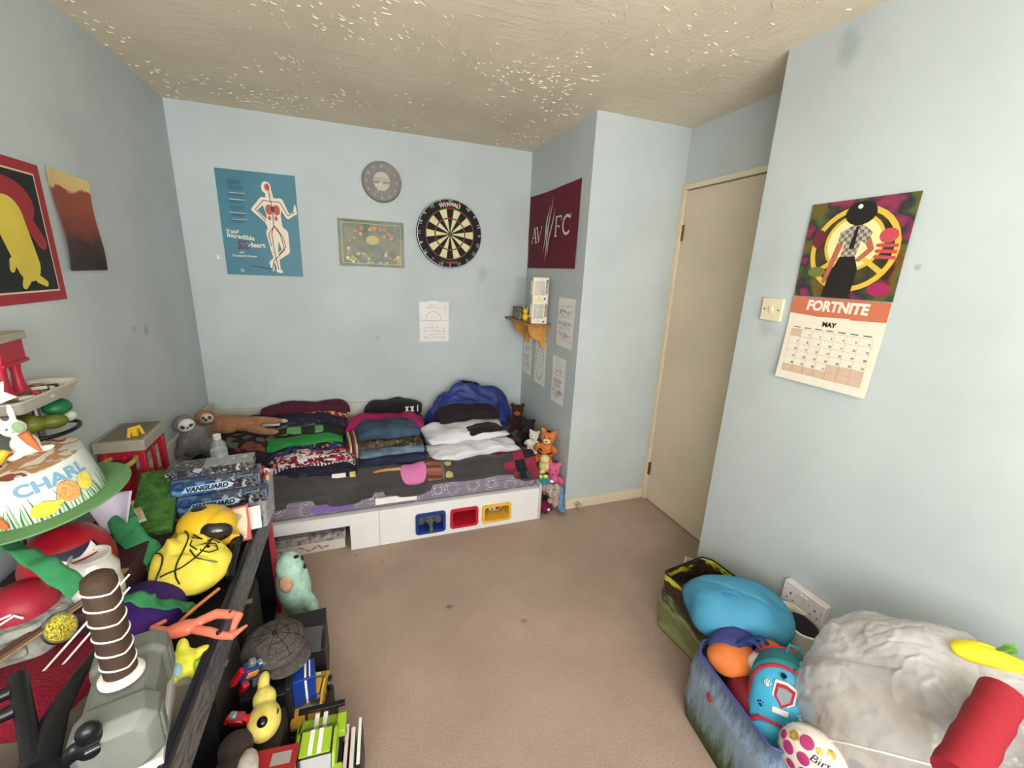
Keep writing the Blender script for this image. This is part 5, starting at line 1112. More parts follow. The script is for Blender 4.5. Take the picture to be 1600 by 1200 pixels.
b = B(); b.tube([(.03*math.cos(k)-.01, -.078+.003*k, .105+.012*math.sin(k*1.7)) for k in range(6)], .0025, PAPER); b.build('squiggle', t)
for k in range(2):
    put(B().tube([(0, 0, 0), (.11, .14, .11)] if k else [(0, 0, 0), (.13, .155, .13)], .0024, PAPER, 8).build('lolly_stick'), (-.70+.02*k, .985+.005*k, .60-.01*k), 0, ['white stick crossing in front of the gold disc, left one', 'white stick crossing in front of the gold disc, right one'][k], 'stick', 'white sticks')
t = thing('straw_bundle', 'bundle of brown and silver reeds lying across the crimson fleece', 'bundle', (-.84, .955, .655), (0, 0, 0))
rnd = random.Random(3)
for k in range(9):
    B().tube([(-.02, -.10+.004*k, -.02+.004*(k % 3)), (.09, .06+.005*k, -.0+.004*(k % 3)), (.17, .19+.004*k, .012+.003*(k % 2))], .0032, [M('reed_tan', (150, 118, 84), .5), METAL, M('reed_brown', (84, 54, 44), .6)][k % 3], 6).build('reed', t)
put(B().box(-.10, -.11, 0, .10, .13, .05, M('panel_beige_grey', (120, 108, 98), .85, var=.08, vscale=50)).build('panel_box', bevel=.003), (-.675, .885, .535), (0, .12, .15), 'beige grey flat box lying beneath the black bow and reeds', 'box')
# black toy stand
t = thing('toy_stand', 'black plastic V shaped toy stand with two pegs at the left corner', 'toy', (0, 0, 0))
b = B(); b.tube([(-.668, .925, .685), (-.640, .880, .680), (-.590, .80, .655), (-.56, .75, .645)], .014, BLACK, 14); b.build('arm', t)
B().tube([(-.583, .995, .650), (-.582, .93, .655), (-.575, .84, .655), (-.555, .75, .645)], [.008, .013, .020, .028], BLACK, 14, flat=.5).build('blade', t)
B().box(-.72, .70, .60, -.52, .765, .640, BLACK).build('foot', t, bevel=.006)
for k in range(2): B().tube([(-.655+.022*k, .90-.04*k, .680-.008*k), (-.685+.022*k, .885-.04*k, .680-.008*k)], .012, BLACK, 12).tube([(-.685+.022*k, .885-.04*k, .680-.008*k), (-.76+.022*k, .85-.04*k, .672-.008*k)], .0028, WHITE, 8).build('peg', t)
# small black figure
t = thing('toy_figure', 'small black helmeted toy figure at the bottom edge near the hammer', 'toy', (-.480, .755, .640), (.2, 0, .4)); t.scale = (.8, .8, .8)
b = B(); b.ell((0, 0, .075), (.022, .020, .026), BLACK).ell((0, 0, .030), (.034, .026, .036), BLACK).ell((-.036, 0, .030), (.014, .014, .030), BLACK, (0, .4, 0)).ell((.036, 0, .030), (.014, .014, .030), BLACK, (0, -.4, 0)); b.build('body', t, remesh=.0035, sm=3)
B().box(-.010, -.030, .046, .014, -.022, .054, METAL).build('badge', t, bevel=.001)
# hammer
t = thing('toy_hammer', 'big grey toy war hammer with a brown handle bound in white cord', 'toy', (-.478, .862, .565), (0, 0, .25))
HG = M('hammer_grey', (112, 117, 110), .55, var=.06, vscale=10); HGD = M('hammer_grey_dark', (104, 110, 104), .6, var=.1)
def oct_(x, s, c): return [(x, y, z) for y, z in ((-s+c, -s), (s-c, -s), (s, -s+c), (s, s-c), (s-c, s), (-s+c, s), (-s, s-c), (-s, -s+c))]
b = B(); P = [(-.125, .045, .016), (-.105, .062, .020), (-.060, .062, .020), (-.050, .054, .016), (.050, .054, .016), (.060, .062, .020), (.105, .062, .020), (.125, .045, .016)]
vs = []; 
for x, s_, c in P: vs += oct_(x, s_, c)
fs = [tuple(range(8)), tuple(range(56, 64))]+[(j*8+i, j*8+(i+1) % 8, (j+1)*8+(i+1) % 8, (j+1)*8+i) for j in range(7) for i in range(8)]
b.add(vs, fs, HG, Matrix.Translation((0, 0, .066)) @ Matrix.Rotation(PI/2, 4, 'Z')); b.build('head', t, bevel=.003)
for s_ in (-1, 1): B().cb((.060*s_*0, s_*.083, .066), (.132, .030, .060), HGD).build('side_plate', t, bevel=.003)
B().lathe([(.036, .126), (.036, .132), (.030, .140)], WHITE, 28).build('collar', t)
LTH = M('leather_brown', (62, 44, 32), .7, var=.12, bump=.5, bscale=160)
B().lathe([(.026, .136), (.026, .345), (.024, .356), (.016, .363), (.001, .365)], LTH, 28).build('handle', t)
for k in range(6):
    b = B(); b.tube([(.0268*math.cos(a), .0268*math.sin(a), .158+.034*k+.008*abs(math.sin(a*1.0+.9))) for a in [2*PI*i/28 for i in range(29)]], .0018, PAPER, 6, cap=False); b.build('cord', t)
B().box(-.06, -.11, -.065, .055, .11, .003, M('pile_box_white', (206, 202, 198), .8)).build('stand', t, bevel=.002)['label'] = 'white box under the hammer head'
# coral figure, star plush, sheets on the unit
CRL = M('coral_plastic', (226, 120, 96), .3, coat=.4)
t = thing('toy_creature', 'coral pink translucent toy with jointed limbs lying over the rail', 'toy', (-.415, 1.085, .580), (.1, 0, -.1))
b = B(); b.ell((-.05, .0, .0), (.045, .022, .018), CRL, (0, 0, .2)); b.tube([(-.02, .01, .005), (.02, .022, .012), (.055, .015, .010)], [.012, .013, .012], CRL); b.tube([(.055, .015, .010), (.075, .008, .010), (.070, -.03, .0)], [.012, .013, .006], CRL)
b.tube([(-.02, -.008, .0), (.02, -.025, .004), (.045, -.035, .0)], [.011, .012, .011], CRL); b.tube([(.045, -.035, .0), (.075, -.045, .0), (.10, -.012, -.005)], [.011, .010, .004], CRL); b.tube([(-.09, .0, 0), (-.12, .012, .004), (-.10, .035, 0)], [.012, .010, .006], CRL)
b.build('body', t, remesh=.003, sm=2); B().ell((.055, .015, .014), .008, BLACK).ell((.045, -.035, .008), .007, BLACK).build('joints', t)['kind'] = 'stuff'
put(B().tube([(0, 0, 0), (.06, .09, .025), (.11, .16, .03)], .0045, M('orange_stick', (190, 110, 50), .5), 8).build('stick'), (-.525, 1.05, .56), 0, 'thin orange stick pointing from the hammer towards the yellow bag', 'stick')
LM = fur('plush_lemon', (214, 214, 70)); 
b = B()
t = thing('star_plush', 'lemon yellow plush star with a pale blue eye and lime arm', 'plush toy', (-.445, 1.015, .545), (.5, .15, .35))
b.ell((0, 0, 0), (.034, .034, .022), LM)
for k in range(5): a = PI/2+k*2*PI/5; b.ell((.034*math.cos(a), .034*math.sin(a), 0), (.026, .014, .016), LM, (0, 0, a))
b.build('body', t, remesh=.0035); B().ell((-.012, -.018, .018), (.009, .016, .007), M('eye_pale_blue', (150, 190, 206), .4)).build('eye', t); B().ell((.030, -.030, .010), (.012, .026, .014), M('plush_lime', (150, 186, 50), .9), (0, 0, .3)).build('lime_arm', t)
put(B().box(0, 0, 0, .11, .30, .004, PAPER).build('paper_sheet', smooth=False), (-.52, .76, UZ+.001), (0, 0, -.05), 'white paper sheet on the unit top between hammer and rail', 'paper')
put(B().box(0, 0, 0, .085, .26, .006, M('board_grey', (136, 134, 128), .8)).build('grey_board', smooth=False), (-.500, .72, UZ+.006), (0, 0, .02), 'grey card sheet overlapping the white paper beside the rail', 'card')
# rack and clear trays at the left edge
t = thing('metal_rack', 'thin grey metal rack rising behind the bonnet with dark base ring', 'rack', (0, 0, 0))
for (x, y) in ((-.885, 1.52), (-.915, 1.40)): B().tube([(x, y, UZ+.001), (x, y, 1.08)], .0075, METAL, 12).build('post', t)
B().tube([(-.875+.05*math.cos(a), 1.55+.08*math.sin(a), .985) for a in [2*PI*k/24 for k in range(25)]], .006, BLACK, 8, cap=False).build('ring', t)
B().box(-.935, 1.37, 1.077, -.85, 1.60, 1.082, METAL).build('shelf', t, bevel=.002)
t = thing('plastic_tray', 'clear plastic tray of small pale odds and ends on the metal rack', 'tray', (-.880, 1.50, 1.083), .0)
pr_ = rrect(-.055, .055, -.14, .13, .02, 4); n_ = len(pr_); vs = []; b = B()
for sc_, z in ((.80, .0), (1, .034), (1.08, .036), (1.08, .040), (.98, .040), (.78, .003)): vs += [(p[0]*sc_, p[1]*sc_, z) for p in pr_]
fs = [tuple(range(n_))]+[(j*n_+i, j*n_+(i+1) % n_, (j+1)*n_+(i+1) % n_, (j+1)*n_+i) for j in range(5) for i in range(n_)]+[tuple(range(5*n_, 6*n_))]
TRM = M('tray_plastic', (206, 200, 188), .25, alpha=.75); b.add(vs, fs, TRM).build('tray', t)
rnd = random.Random(6); cs = [M('bit_cream', (206, 196, 180), .6), M('bit_brown', (150, 120, 104), .6), M('bit_red', (150, 40, 44), .5), M('bit_dark', (50, 46, 44), .6)]
b = B()
for k in range(26): b.cb((rnd.uniform(-.045, .045), rnd.uniform(-.14, .09), .02+rnd.uniform(0, .022)), (rnd.uniform(.012, .035), rnd.uniform(.012, .04), .010), cs[k % 7 if k % 7 < 4 else 0], (rnd.uniform(-.4, .4), rnd.uniform(-.4, .4), rnd.uniform(0, 3)))
o = b.build('odds_and_ends', t, bevel=.002); o['kind'] = 'stuff'
t = thing('clear_bag', 'clear bag of green and olive plastic pieces hanging below the tray', 'bag', (-.890, 1.53, 1.035), 0)
for k, (x, y, z, r, c) in enumerate([(.02, .05, .012, .032, (26, 104, 62)), (-.01, -.02, -.015, .034, (112, 118, 44)), (.03, .0, -.018, .028, (96, 104, 36)), (0, .09, .0, .024, (130, 130, 60)), (-.02, -.08, .0, .03, (104, 112, 42)), (.03, .06, -.022, .022, (190, 190, 180))]):
    B().ell((x, y, z), (r, r*1.2, r*.8), M('piece_%s' % 'abcdef'[k], c, .4), (0, .2, k), 14, 8).build('piece', t)
t = thing('toy_tower', 'red plastic toy archway tower with a grey top standing on the tray', 'toy', (-.872, 1.44, 1.128), (0, 0, .1))
b = B()
for y in (-.030, .030): b.lathe([(.020, 0), (.013, .012), (.010, .05), (.013, .082), (.018, .086)], RP, 16, (0, y, 0))
b.box(-.018, -.052, .086, .018, .052, .14, RP); b.box(-.022, -.056, .078, .022, .056, .088, RP); b.build('arch', t, bevel=.002)
B().box(-.026, -.060, .14, .026, .060, .160, TG).build('top', t, bevel=.003)
put(B().tube([(.045*math.cos(a), .07*math.sin(a), 0) for a in [2*PI*k/28 for k in range(29)]], .009, M('ring_tan', (176, 150, 84), .5), 10, cap=False).build('toy_ring'), (-.86, 1.80, .76), (.05, 0, 0), 'tan plastic ring lying behind the bonnet next to the playhouse roof', 'toy')

# ================================================================ FLOOR PILE IN FRONT OF THE UNIT
MINT = fur('plush_mint', (172, 212, 194), .3)
plush('whale_plush', 'mint green plush sea animal with dark spots leaning against the red edge', (MINT, [((0, 0, .14), (.062, .070, .13), Z3), ((.0, -.01, .24), (.050, .055, .060), Z3), ((.045, -.035, .075), (.028, .03, .075), (.2, -.25, 0)), ((.02, -.09, .03), (.02, .03, .035), (.4, 0, 0))]),
      (-.315, 1.725, 0), (0, -.06, .1), .006, sc=1.08, extra=[('spot', M('spot_dark', (40, 46, 44), .8), [((.030, -.028, .288), (.010, .009, .006), Z3), ((.046, -.010, .262), (.007, .010, .010), Z3), ((.052, -.020, .230), (.006, .009, .010), Z3)]), ('belly', fur('plush_peach', (216, 170, 136)), [((-.015, -.055, .20), (.026, .022, .040), Z3)])])
carton('black folded carrier box on the carpet behind the flat cap', -.315, 1.30, .001, -.175, 1.50, .200, M('box_black', (38, 36, 36), .5), .05, tape=M('tape_dark', (60, 58, 58), .4))
carton('black shoebox on the carpet holding up the flat cap', -.375, 1.10, .001, -.245, 1.29, .290, M('box_charcoal', (30, 28, 30), .6), 0, tape=BLACK)
put(B().cb((0, 0, 0), (.065, .09, .006), M('card_grey_dark', (74, 76, 78), .5), (.3, .1, 0)).build('card_wallet', bevel=.002), (-.215, 1.335, .222), 0, 'dark grey rectangular wallet on the black box beside the cap', 'wallet')
# flat cap
CAPM = blotch('cap_tweed', [(74, 68, 66), (86, 80, 76), (66, 61, 60), (80, 74, 70)], 60, .95, sc=(1, 1, 1)); 
t = thing('flat_cap', 'charcoal tweed newsboy cap with dark check lines resting on boxes', 'cap', (-.302, 1.225, .325), (.1, .05, .5)); t.scale = (.86, .86, .95)
def capf(v):
    p = Vector(v); r = math.hypot(p.x, p.y)/.105; k = max(0, 1-r)
    return (p.x, p.y, p.z+.006*N(p*18)-(.003 if abs(math.sin(4*math.atan2(p.y, p.x))) < .08 else 0)*(r > .15))
b = B().ell((0, 0, .018), (.106, .100, .046), CAPM, Z3, 48, 24); b.v = [capf(v) for v in b.v]; b.build('crown', t, angle=180)
LNm = M('cap_line', (30, 28, 30), .95)
for k in range(8):
    a = k*PI/4+.2; B().tube([(.104*math.sin(q)*math.cos(a), .098*math.sin(q)*math.sin(a), .019+.0465*math.cos(q)) for q in [.12+1.4*i/10 for i in range(11)]], .0009, LNm, 5).build('seam', t)
for r_ in (.45, .85, 1.2): B().tube([(.1045*math.sin(r_)*math.cos(a), .0985*math.sin(r_)*math.sin(a), .0185+.0465*math.cos(r_)+.0005) for a in [2*PI*i/36 for i in range(37)]], .0007, LNm, 5, cap=False).build('check_line', t)
B().ell((0, 0, .068-.004), (.010, .010, .005), LNm).build('button', t)
B().ell((.02, -.085, -.002), (.075, .045, .007), CAPM, (.12, 0, .1)).build('peak', t)
# boxes and toys
def tilebox(name, lab, cat, c, d, m, rot, group=None, extra=None):
    t = thing(name, lab, cat, c, rot, group); B().box(-d[0]/2, -d[1]/2, 0, d[0]/2, d[1]/2, d[2], m).build('body', t, bevel=.0015)
    for nm, q, dd, mm in (extra or []): B().cb(q, dd, mm).build(nm, t, smooth=False)
    return t
tilebox('toy_box', 'blue boxed toy with white stripes standing below the flat cap', 'box', (-.225, 1.165, .001), (.075, .07, .275), M('box_royal_blue', (24, 56, 140), .35), (0, 0, .1), extra=[('stripe', (.012, 0, .2757), (.006, .06, .001), PAPER), ('stripe', (.024, 0, .2757), (.004, .06, .001), PAPER), ('stripe', (.012, -.0355, .21), (.006, .001, .12), PAPER)])
tilebox('toy_box', 'black and blue box squeezed between the cap and the yellow plush', 'box', (-.282, 1.115, .001), (.045, .06, .29), BLACK, (0, 0, .1), extra=[('label', (0, -.031, .2), (.03, .001, .06), BLUEP)])
# toy cars
def toycar(lab, loc, rz, sc, body, deck, kind):
    t = thing('toy_car', lab, 'toy car', loc, (0, 0, rz)); t.scale = (sc, sc, sc)
    prof = [(-.10, .018), (-.10, .045), (-.085, .052), (-.045, .055), (-.022, .078), (.035, .080), (.062, .058), (.092, .050), (.10, .040), (.10, .018)]
    b = B(); X = Matrix(((0, 0, 1, 0), (1, 0, 0, 0), (0, 1, 0, 0), (0, 0, 0, 1))); b.poly(prof, .046, body, .092, X); b.build('body', t, bevel=.004)
    g = B(); g.poly([(-.048, .054), (-.024, .0795), (.037, .0815), (.066, .056)], .039, DV, .078, X); g.build('windows', t, bevel=.002)
    B().box(-.034, -.022, .0795, .034, .036, .0835, body).build('roof', t, bevel=.001)
    for sx in (-1, 1):
        for y in (-.062, .062):
            w = B().lathe([(.004, -.011), (.022, -.011), (.024, -.006), (.024, .006), (.022, .011), (.004, .011)], BLACK, 22, (sx*.046, y, .024), (0, PI/2, 0)); w = w.build('wheel', t)
            B().lathe([(.012, .0), (.010, .003), (.002, .004)], METAL, 12, (sx*.0575, y, .024), (0, sx*PI/2, 0)).build('hub', w)
    if kind == 'stripe':
        for x in (-.010, .010):
            B().box(x-.005, -.034+.012, .0836, x+.005, .036, .0846, PAPER).build('stripe', t, smooth=False); B().box(x-.005, .064, .0515, x+.005, .098, .0575, PAPER).build('stripe', t, smooth=False); B().box(x-.005, -.098, .0500, x+.005, -.046, .0575, PAPER).build('stripe', t, smooth=False)
        b = B(); b.box(-.050, -.112, .020, .050, -.098, .034, BLACK).box(-.056, .098, .062, .056, .112, .070, BLACK).box(-.04, .092, .045, -.034, .104, .064, BLACK).box(.034, .092, .045, .04, .104, .064, BLACK); b.build('bumper_and_wing', t, bevel=.001)['kind'] = 'stuff'
        for sx in (-1, 1):
            B().box(sx*.046-.006, -.085, .040, sx*.046+.010*sx+.006, -.035, .058, body).build('fender', t, bevel=.002); B().box(sx*.046-.006, .035, .040, sx*.046+.010*sx+.006, .085, .060, body).build('fender', t, bevel=.002)
    else:
        B().box(-.020, .066, .0525, .020, .084, .0555, PAPER).build('number_plate', t, smooth=False)
        for sx in (-1, 1):
            for y in (-.03, .0, .03): B().cb((sx*.0468, y, .038), (.001, .012, .012), BLACK, (.7, 0, 0)).build('side_vent', t, smooth=False)
    for sx in (-1, 1): B().box(sx*.030-.010, -.1012, .034, sx*.030+.010, -.099, .042, M('lamp_clear', (220, 220, 210), .2)).build('headlamp', t, smooth=False)
    return t
tilebox('toy_box', 'tan cardboard box on the carpet under the yellow toy car', 'box', (-.205, 1.15, .001), (.10, .16, .125), M('box_dark_brown', (60, 46, 36), .7), (0, 0, -.15))
toycar('yellow toy sports car with black windows and a white number plate', (-.205, 1.165, .127), -.12, .88, M('car_yellow', (206, 158, 44), .35), BLACK, 'plate')
tilebox('toy_box', 'dark box standing on the carpet under the lime green car', 'box', (-.175, .945, .001), (.13, .20, .155), M('box_black', (38, 36, 36), .5), (0, 0, -.05))
toycar('big lime green toy car with two white stripes', (-.168, .945, .157), -.06, 1.12, M('car_lime', (150, 186, 46), .35), BLACK, 'stripe')
# books beside the car
for k, (x, y, h, m, lab) in enumerate([(-.098, .985, .15, M('book_red', (140, 30, 36), .4), 'thin glossy book with a red and white cover beside the lime green car'), (-.082, .975, .145, PAPER, 'white book between the red one and the black one'), (-.062, .99, .155, M('book_black', (26, 24, 26), .4), 'black book nearest the bare carpet')]):
    t = thing('book', lab, 'book', (x, y, .001), (0, 0, -.06), 'books standing beside the lime green car')
    B().box(-.006, -.065, 0, .006, .065, h, m).build('cover', t, bevel=.001); B().box(-.0045, -.064, h-.002, .0045, .0665, h+.0006, PAPER).build('pages', t, smooth=False)
# yellow plush
LY = fur('plush_pale_yellow', (206, 190, 96), .4)
plush('duck_plush', 'pale yellow plush with a big dark eye and a short stalk', (LY, [((0, 0, 0), (.042, .050, .044), Z3), ((-.006, .050, .020), (.030, .030, .032), Z3), ((-.012, .085, .042), (.016, .030, .016), (.4, 0, 0))]),
      (-.298, 1.02, .290), (0, 0, 0), .004, extra=[('eye', EYE, [((.004, -.030, .034), (.013, .013, .008), (.6, 0, 0))]), ('mouth', EYE, [((.034, .0, .022), (.003, .010, .003), Z3)])])
tilebox('toy_box', 'dark green box on the carpet supporting the pale yellow plush', 'box', (-.300, .985, .001), (.085, .20, .245), M('box_murky', (40, 38, 34), .7), (0, 0, 0))
t = thing('robot_figure', 'blue red and silver jointed robot figure wedged against the wood-printed rail', 'toy', (-.352, 1.14, .335), (.35, .1, .5)); 
RB_ = M('robot_blue', (30, 60, 110), .35); RS = M('robot_silver', (150, 160, 166), .3, metal=.6)
for nm, c, d, m, ro in [('torso', (0, 0, .02), (.045, .03, .05), RB_, (0, .2, 0)), ('head', (.0, .0, .058), (.018, .018, .020), RS, (0, .3, 0)), ('arm', (-.032, 0, .02), (.014, .018, .055), RED, (0, .4, 0)), ('arm', (.034, 0, .02), (.014, .018, .055), RS, (0, -.5, 0)), ('leg', (-.014, -.01, -.035), (.018, .020, .065), RED, (.2, 0, 0)), ('leg', (.016, -.01, -.035), (.018, .020, .065), RS, (-.2, 0, 0)), ('chest_plate', (0, -.017, .028), (.030, .006, .022), M('robot_orange', (206, 120, 50), .4), (0, .2, 0))]:
    B().cb(c, d, m, ro).build(nm, t, bevel=.003)
t = thing('robot_figure', 'dark red transparent robot figure just below the blue one', 'toy', (-.355, 1.03, .30), (.4, 0, -.3))
for nm, c, d, m, ro in [('torso', (0, 0, .02), (.036, .026, .045), M('robot_red', (130, 20, 30), .25, coat=.4), (0, .2, 0)), ('head', (0, 0, .052), (.016, .016, .018), RS, Z3), ('arm', (-.028, 0, .015), (.012, .014, .05), RED, (0, .5, 0)), ('arm', (.028, 0, .015), (.012, .014, .05), RED, (0, -.4, 0)), ('leg', (-.012, 0, -.032), (.014, .016, .055), RED, Z3), ('leg', (.012, 0, -.032), (.014, .016, .055), METAL, (0, -.2, 0))]:
    B().cb(c, d, m, ro).build(nm, t, bevel=.003)
tilebox('toy_box', 'tall black and white box hidden under the robot figures', 'box', (-.355, 1.02, .001), (.055, .30, .235), M('box_black', (38, 36, 36), .5), (0, 0, 0), extra=[('label', (0, .10, .2357), (.05, .05, .001), PAPER)])
t = plush('dog_plush', 'brown and white plush with long dark hair at the foot of the rail', (fur('plush_darkbrown', (46, 34, 30), .8, 90), [((0, 0, 0), (.048, .07, .05), Z3), ((.0, .06, .02), (.04, .04, .035), Z3)]), (-.345, .905, .275), (0, 0, .1), .005, extra=[('chest', fur('plush_white2', (190, 180, 170)), [((.030, -.012, .024), (.026, .05, .028), (0, 0, -.1))])])
tilebox('toy_box', 'dark brown box on the carpet beneath the brown plush', 'box', (-.335, .78, .001), (.09, .20, .235), M('box_dark_brown', (60, 46, 36), .7), (0, 0, 0))
put(B().box(-.05, -.07, 0, .05, .07, .006, M('comic_red', (150, 30, 36), .45)).box(-.042, -.050, .006, .020, .015, .0068, M('comic_yellow', (220, 180, 60), .45)).box(-.01, .025, .006, .036, .055, .0068, M('comic_grey', (150, 144, 140), .45)).build('comic', smooth=False), (-.262, .885, .262), (0, 0, -.1), 'red bordered comic with a yellow picture below the pale yellow plush', 'comic')
tilebox('toy_box', 'small murky box under the red bordered comic', 'box', (-.255, .87, .001), (.055, .16, .258), M('box_murky', (40, 38, 34), .7), (0, 0, -.05))
put(B().poly([(-.02, -.12), (.035, -.12), (.0, .07)], 0, M('red_felt', (170, 36, 52), .8), .01).build('pennant'), (-.372, .74, .43), (0, .5, 0), 'red triangular pennant tip beside the rail at the bottom edge', 'pennant')

# ================================================================ BAGS BY THE RIGHT WALL
def tote(name, lab, x0, y0, x1, y1, h, m, inner, loc, rz, lean=0, seed=0, bulge=.03, cat='bag', parts=()):
    t = thing(name, lab, cat, loc, rz); w, d = x1-x0, y1-y0; n = 56
    P0 = rrect(x0, x1, y0, y1, .05, 13); nn = len(P0); vs = []; fs = []; L = 18
    for j in range(L):
        v = j/(L-1); k = 1+bulge*4*math.sin(v*PI)*.5-(.05*v)
        for i, (x, y) in enumerate(P0):
            p = Vector((x*k, y*k, v*h)); q = .012*N(Vector((x*9, y*9, v*5+seed)))+.008*N(Vector((x*24, y*24, v*9+seed)))
            nrm = Vector((x, y, 0)).normalized(); p += nrm*q*(v > .02); p.x += lean*v; p.z += (.020*N(Vector((x*7, y*7, seed)))) * v
            vs.append(p)
    for j in range(L-1):
        for i in range(nn): fs.append((j*nn+i, j*nn+(i+1) % nn, (j+1)*nn+(i+1) % nn, (j+1)*nn+i))
    fs.append(tuple(range(nn-1, -1, -1)))
    b = B().add(vs, fs, m); b.build('bag_body', t, solid=.003, angle=180)
    rim = [vs[(L-1)*nn+i] for i in range(nn)]+[vs[(L-1)*nn]]
    B().tube(rim, .004, inner, 6, cap=False).build('rim', t)
    return t
JUN = M('bag_savanna_print', (110, 116, 74), .45); n = NT(JUN); v = n.coord((1, 1, 1)); sp = n.new('ShaderNodeSeparateXYZ'); n.link(v, sp.inputs[0])
ad = n.new('ShaderNodeMath', operation='MULTIPLY_ADD'); ad.inputs[1].default_value = .22; n.link(n.noise(n.coord((1, 1, 2.5)), 9, 3), ad.inputs[0]); n.link(sp.outputs[2], ad.inputs[2])
n.link(n.ramp(ad.outputs[0], [(.10, (150, 156, 110)), (.20, (110, 116, 74)), (.235, (152, 158, 116)), (.27, (70, 78, 46)), (.29, (50, 34, 26)), (.33, (72, 48, 36)), (.355, (34, 26, 22)), (.37, (196, 186, 60))]), n.n['Principled BSDF'].inputs['Base Color'])
tote('shopping_bag', 'shopping bag with a brown and olive wildlife print under the blue bag', -.14, -.17, .14, .17, .27, JUN, BLACK, (1.335, 1.075, 0), .10, seed=3, bulge=.02)
SKY = M('bag_blue_light', (64, 138, 172), .7, var=.06, vscale=5, bump=.25, bscale=40)
t = thing('duffel_bag', 'rounded light blue soft bag lying on top of the printed shopping bags', 'bag', (1.255, .915, .325), (.05, -.06, -.70))
b = B().ell((0, 0, 0), (.182, .122, .088), SKY, Z3, 56, 32, .16, 9, 5); b.v = [tuple(Vector(p)*(1+.13*math.sin(2*math.atan2(p[1]*1.5, p[0]))**2*max(0, 1-(p[2]/.09)**2))) for p in b.v]
b.v = [(p[0], p[1], p[2]+.010*N(Vector(p)*11)-.006*max(0, 1-abs(N(Vector((p[0]*4+p[1]*6, p[1]*5, 2)))*9))) for p in b.v]; b.build('body', t, angle=180)
B().tube([(.185*math.cos(a), .114*math.sin(a), -.022+.01*math.sin(a*3)) for a in [PI*.75+PI*1.1*k/20 for k in range(21)]], .005, M('piping_navy', (20, 24, 60), .7), 6).build('piping', t)
B().ell((-.03, -.035, .082), (.026, .014, .004), M('bag_blue_dark', (50, 128, 168), .7)).build('patch', t)
WAVE = M('bag_shore_print', (96, 116, 136), .45); n = NT(WAVE); v = n.coord((1, 1, 1)); sp = n.new('ShaderNodeSeparateXYZ'); n.link(v, sp.inputs[0])
ad = n.new('ShaderNodeMath', operation='MULTIPLY_ADD'); ad.inputs[1].default_value = .30; n.link(n.noise(n.coord((5, 5, .8), (.3, .2, 0)), 9, 5, .7), ad.inputs[0]); n.link(sp.outputs[2], ad.inputs[2])
n.link(n.ramp(ad.outputs[0], [(.13, (30, 46, 22)), (.20, (62, 86, 46)), (.26, (120, 140, 150)), (.34, (140, 160, 184)), (.42, (84, 104, 130)), (.50, (104, 96, 140))]), n.n['Principled BSDF'].inputs['Base Color'])
t = tote('shopping_bag', 'shopping bag with a blue and green grassy shore print, nearest the bare carpet', -.15, -.19, .15, .19, .285, WAVE, M('rim_violet', (70, 70, 140), .5), (1.150, .670, 0), -.12, seed=8, bulge=.03)
B().ell((-.160, .06, .20), (.004, .012, .016), M('print_crab_red', (150, 60, 40), .6)).build('red_print', t)
cloth_lump('cloth', 'orange cloth bunched at the mouth of the grassy shopping bag', M('cloth_orange', (206, 112, 52), .8, var=.12, bump=.4), (1.105, .775, .295), (.085, .060, .045), 21, .35, 12, cat='cloth')
cloth_lump('cloth', 'orange cloth with a white edge beside the blue straps', M('cloth_orange', (206, 112, 52), .8, var=.12, bump=.4), (1.225, .740, .300), (.06, .045, .045), 22, .3, 12)
cloth_lump('cloth', 'white cloth between the two orange pieces in the bag', WCL, (1.170, .72, .315), (.055, .035, .040), 23, .3, 12)
cloth_lump('cloth', 'dark red cloth down inside the grassy shopping bag', M('cloth_darkred', (110, 26, 34), .8), (1.10, .67, .23), (.06, .11, .06), 24, .3, 10)
for k in range(2):
    put(B().grid(lambda u, v: (.02*v, .10*(u-.5), .045*math.sin(u*PI)), 16, 4, M('strap_blue', (24, 56, 120), .6)).build('strap', solid=.002, angle=180), (1.135+.032*k, .745, .335), (0, 0, .5), ['left blue webbing strap over the orange cloth', 'right blue webbing strap beside the white cloth'][k], 'strap', 'blue bag straps')
cloth_lump('cloth', 'violet blue cloth tucked under the light blue bag', M('cloth_violet', (56, 56, 120), .7), (1.13, .815, .315), (.09, .05, .03), 25, .3, 10)
# backpack
BPB = M('backpack_blue', (64, 164, 200), .6, var=.04, vscale=8, bump=.2, bscale=140); BPT = M('backpack_teal', (40, 120, 130), .7); BPR = M('backpack_red', (176, 34, 56), .6)
t = thing('backpack', "child's blue backpack with red piping and paw prints, in the grassy bag", 'backpack', (1.105, .605, .085), (-.22, .0, -1.02)); t.scale = (.92, .92, .98)
def outline(w, h, n=22):
    return [(-w, 0)]+[(-w*math.cos(PI*k/n), h-w*.95+w*.95*math.sin(PI*k/n)) for k in range(n+1)]+[(w, 0)]
O1 = outline(.098, .345); X = Matrix(((1, 0, 0, 0), (0, 0, -1, 0), (0, 1, 0, 0), (0, 0, 0, 1)))
B().poly(O1, .045, BPT, .11, X).build('body', t, bevel=.014)
fnt = B(); O2 = outline(.088, .330); n_ = len(O2); c_ = Vector((0, .15)); vs = []
for k_, z in ((1, .045), (.96, .062), (.80, .076), (.5, .085), (.2, .088)):
    vs += [Vector((c_.x+(x-c_.x)*k_, -z-.003*N(Vector((x*20, y*20, 0))), c_.y+(y-c_.y)*k_)) for x, y in O2]
fs = [(j*n_+i, j*n_+(i+1) % n_, (j+1)*n_+(i+1) % n_, (j+1)*n_+i) for j in range(4) for i in range(n_)]+[tuple(range(4*n_, 5*n_))]
fnt.add(vs, fs, BPB).build('front_panel', t, angle=50)
B().tube([(x, -.047, y) for x, y in O2], .006, BPR, 8).build('piping', t)
